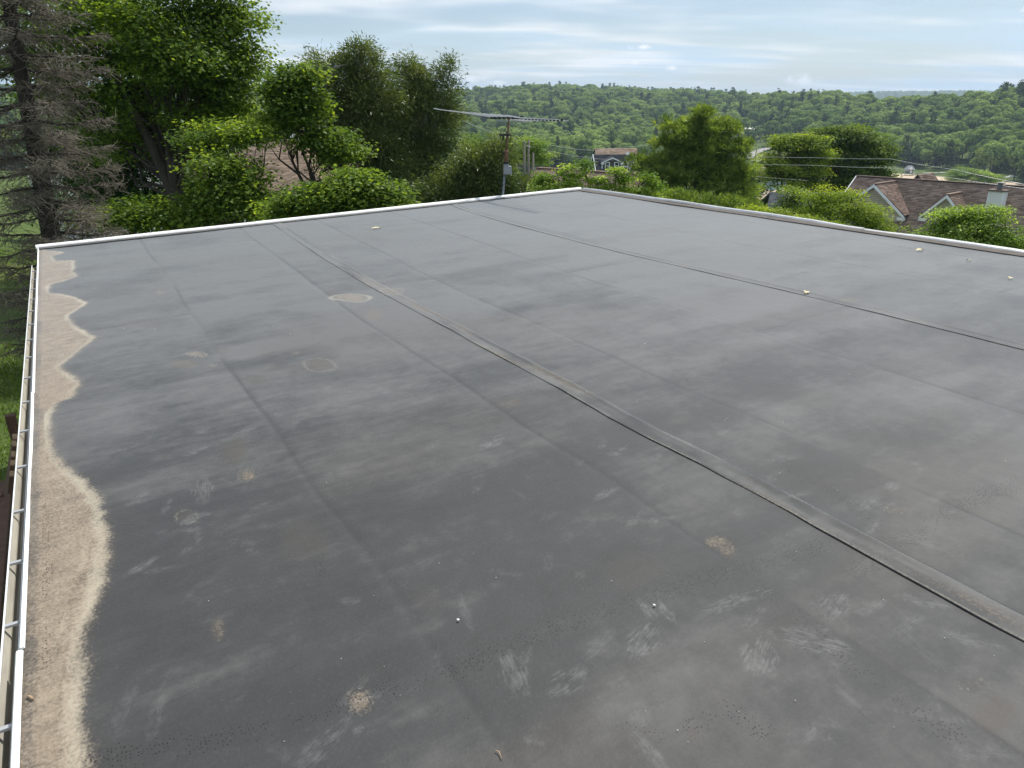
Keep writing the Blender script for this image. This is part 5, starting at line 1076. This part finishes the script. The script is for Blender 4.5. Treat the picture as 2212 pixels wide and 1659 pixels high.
pole(1133, 385, 305, 58, .085, 'left one of the twin utility poles right of the antenna', 0); pole(1142, 385, 302, 60, .085, 'right one of the twin utility poles right of the antenna', 0); pole(1152, 388, 330, 57, .08, 'short utility pole just right of the twin poles', 0); pole(1634, 345, 322, 560, .3, 'distant utility pole beside the lake road')
def wire(P, label, r_=.016):
    pts = np.array([at(*p) for p in P]); u = np.linspace(0, len(P) - 1, 8 * (len(P) - 1) + 1)
    Q = np.stack([np.interp(u, np.arange(len(P)), pts[:, i]) for i in range(3)], -1); Q[:, 2] -= .0015 * np.linalg.norm(pts[-1] - pts[0]) * np.sin(np.pi * (u % 1.0)); mb = MB(); mb.tube(Q, r_, 5); tag(mb.build('power_line', MATS['wire'], None, True), label, 'power line', 'overhead wires')
wire([(1560, 336, 60), (1758, 340.5, 55), (1923, 343, 50), (2058, 366, 46), (2330, 420, 40)], 'upper overhead wire crossing in front of the dark shade tree', .012)
wire([(1560, 352, 60), (1758, 357, 55), (1932, 363, 50), (2040, 382, 46), (2330, 423, 40)], 'lower overhead wire running down to the brown roof ridge', .013)
wire([(440, 200, 42), (571, 219, 42), (650, 232, 42)], 'wire left of the transformer pole against the far hill', .010); wire([(440, 207, 42), (560, 224, 42), (650, 237, 42)], 'second wire just below the first left of the transformer pole', .010)
wire([(988, 256, 30), (1097, 296, 45), (1142, 307, 60)], 'wire passing behind the antenna mast', .009); wire([(1142, 304, 60), (1279, 325, 90), (1500, 300, 140)], 'upper wire from the twin poles past the grey house', .016); wire([(1133, 314, 58), (1279, 342, 90), (1420, 350, 120)], 'lower wire from the twin poles past the grey house', .016)
wire([(1500, 372, 60), (1640, 382, 58), (1745, 390, 55)], 'low wire across the pond right of the pine', .010); wire([(1560, 410, 50), (1660, 420, 48), (1720, 424, 46)], 'lowest wire in front of the grey roofed cottage', .009)

# ------------------------------------------------------------------ television antenna on its mast behind the back edge
mx, my = 6.86, YB + .09; wx, wy = rotz(mx, my); zt = float(at(1107, 255, wy)[2]); gm = float(ground(wx, wy))
lean = np.array([.085, 0, 0]) # mast tips a little to the right
ant = thing('tv_antenna', 'old rooftop television antenna on a rusty mast behind the back roof edge', 'antenna', (wx, wy, gm)); L_ = lambda z: lean * (z - .3) + np.array([0, 0, z - gm])
MB().tube([L_(gm), L_(-.3), L_(zt - .78)], .0195, 10).build('mast', MATS['steel_mast'], ant, True)
MB().tube([L_(zt - .60), L_(zt - .3), L_(zt + .02)], .019, 10).build('upper_mast', MATS['rusty_steel'], ant, True)
q = L_(zt - .62)
MB().tube([q + [0, 0, -.12], q + [0, 0, .04], q + [0, 0, .05]], [.045, .040, .045], 12).tube([q + [0, 0, .05], q + [0, 0, .075]], .05, 12).build('collar', MATS['rusty_steel'], ant, True)
MB().tube([q + [0, 0, -.15], q + [0, 0, -.12]], .055, 12).build('clamp_ring', MATS['black_plastic'], ant)
rot = MB().hexa([q + np.array(v) for v in ((-.05, -.06, -.335), (.105, -.06, -.335), (.105, .06, -.335), (-.05, .06, -.335))], [q + np.array(v) for v in ((-.05, -.05, -.19), (.095, -.05, -.19), (.095, .05, -.19), (-.05, .05, -.19))]).hexa([q + np.array(v) for v in ((-.05, -.05, -.19), (.05, -.05, -.19), (.05, .05, -.19), (-.05, .05, -.19))], [q + np.array(v) for v in ((-.04, -.04, -.15), (.04, -.04, -.15), (.04, .04, -.15), (-.04, .04, -.15))]).build('rotator', MATS['grey_box'], ant, bevel=.012)
q2 = L_(zt - .28)
MB().box(q2[0] - .15, q2[0] + .05, q2[1] - .05, q2[1] + .05, q2[2] - .015, q2[2] + .02).tube([q2 + [-.08, 0, -.02], q2 + [-.08, 0, -.09]], .016, 8).build('amplifier', MATS['black_plastic'], ant, bevel=.006)
rgc = np.random.default_rng(2)
for P in ([(0, -.03, zt - .06), (-.05, -.04, zt - .2), (-.02, -.05, zt - .26)], [(-.09, -.03, zt - .36), (-.12, -.04, zt - .48), (-.07, -.04, zt - .58), (.0, -.04, zt - .62)], [(.02, -.03, zt - .24), (.07, -.04, zt - .3), (.03, -.04, zt - .5), (-.03, -.04, zt - .52), (-.04, -.04, zt - .4), (-.02, -.03, zt - .3)], [(-.05, -.045, zt - .6), (-.07, -.06, zt - .75), (-.06, -.05, zt - 1.2), (-.045, -.04, -.5), (-.04, -.04, gm + .3)]):
    T = np.array([L_(z) + [x, y, 0] for x, y, z in P]); u = np.linspace(0, 1, len(T)); uu = np.linspace(0, 1, 14); Q = np.stack([np.interp(uu, u, T[:, i]) for i in range(3)], -1)
    Q[1:-1] = (Q[:-2] + 2 * Q[1:-1] + Q[2:]) / 4; MB().tube(Q, .0055, 5).build('cable', MATS['black_plastic'], ant, True)
# boom runs along the seams' direction; short elements at the near end, long ones at the rear
bd = np.array([-math.sin(YAW), math.cos(YAW), 0]); ed = nrm(np.array([math.cos(YAW), math.sin(YAW), -.115])); j = L_(zt)
boom0, boom1 = -1.62, .62      # near tip, rear end (m along bd)
MB().bar(j + bd * boom0 + [0, 0, -.012], j + bd * boom1 + [0, 0, .012], .026, .026).build('boom', MATS['black_plastic'], ant)
MB().bar(j + bd * -.45 + [0, 0, -.06], j + bd * .45 + [0, 0, -.05], .02, .02).build('brace', MATS['worn_aluminium'], ant)
for k in range(11): 
    t = boom0 + .02 + k * .105; l = .13 + .012 * k; c = j + bd * t + [0, 0, -.008 + .011 * (t - boom0) - .012]
    MB().bar(c - ed * l, c + ed * l, .016, .012).build('director', MATS['rod_aluminium'], ant); MB().box(*[v for i in range(3) for v in (c[i] - .018, c[i] + .018)]).build('insulator', MATS['black_plastic'], ant)
for t, ll, lr in ((-.42, .34, .34), (-.28, .42, .42), (-.14, .50, .50), (0.02, .55, .60), (.17, .66, .55), (.33, .80, .66), (.48, .98, .66), (.60, 1.24, .72)):
    c = j + bd * t + [0, 0, .012]
    for sg, l in ((-1, ll), (1, lr)): MB().tube([c + ed * sg * .03, c + ed * sg * l - bd * .1 * l], .0065, 6).build('element', MATS['rod_aluminium'], ant)
    MB().box(*[v for i in range(3) for v in (c[i] - .03, c[i] + .03)]).build('insulator', MATS['black_plastic'], ant)

# ------------------------------------------------------------------ timber deck below the gutter
dk = thing('timber_deck', 'dark stained timber deck railing below the gutter at the left edge', 'deck', (*rotz(.22, -.1), -2.8), YAW)
def dpart(nm, x0, x1, y0, y1, z0, z1, mat='deck_wood'): return MB().box(x0, x1, y0, y1, z0 + 2.8, z1 + 2.8).build(nm, MATS[mat], dk, bevel=.006)
for k in range(9): dpart('deck_board', -2.6 + k * .15, -2.6 + k * .15 + .14, 5.0, 9.9, -2.55, -2.51)
for y in (5.2, 7.35, 9.65): dpart('post', -1.28, -1.18, y, y + .1, -2.9, -1.62)
rail = dpart('handrail', -1.32, -1.14, 5.1, 7.4, -1.62, -1.58); dpart('rail', -1.26, -1.20, 5.2, 9.7, -2.40, -2.32); dpart('rail', -2.6, -1.2, 7.36, 7.44, -1.64, -1.56)
for k in range(17): dpart('baluster', -1.255, -1.215, 5.35 + k * .12, 5.39 + k * .12, -2.34, -1.62)
for k, (y, zt_, w) in enumerate(((8.55, -1.86, .14), (8.72, -1.80, .14), (8.89, -1.76, .15), (9.07, -1.70, .14), (9.25, -1.68, .14), (9.42, -1.74, .12))):
    o = MB().box(-.02, .02, -w / 2, w / 2, 0, zt_ + 2.75).build('screen_board', MATS['deck_wood'], dk, bevel=.005, loc=(-1.47 - .012 * k, y, .05), rot=(.02 * k - .05, .27 + .01 * k, 0.02 * k))
    c = MB().box(-.0215, .0215, -w / 2 - .0015, w / 2 + .0015, zt_ + 2.742, zt_ + 2.756).build('lit_board_end', MATS['deck_wood_lit_end'], o)  # pale cap: sunlight on the board tops painted as lighter wood

# ------------------------------------------------------------------ air
hz = MB().box(-9400, 9400, -9400, 9400, -120, 260).build('haze', None); hz.data.materials.clear()
m = bpy.data.materials.new('haze'); nt = nodes_of(m)
pv = nd(nt, 'ShaderNodeVolumePrincipled', {'Color': (.64, .81, 1.0, 1), 'Density': 1.5e-4, 'Anisotropy': .2})
out = nd(nt, 'ShaderNodeOutputMaterial'); nt.links.new(pv.outputs[0], out.inputs['Volume']); hz.data.materials.append(m)
tag(hz, 'thin pale summer haze over the valley', 'haze', kind='stuff')
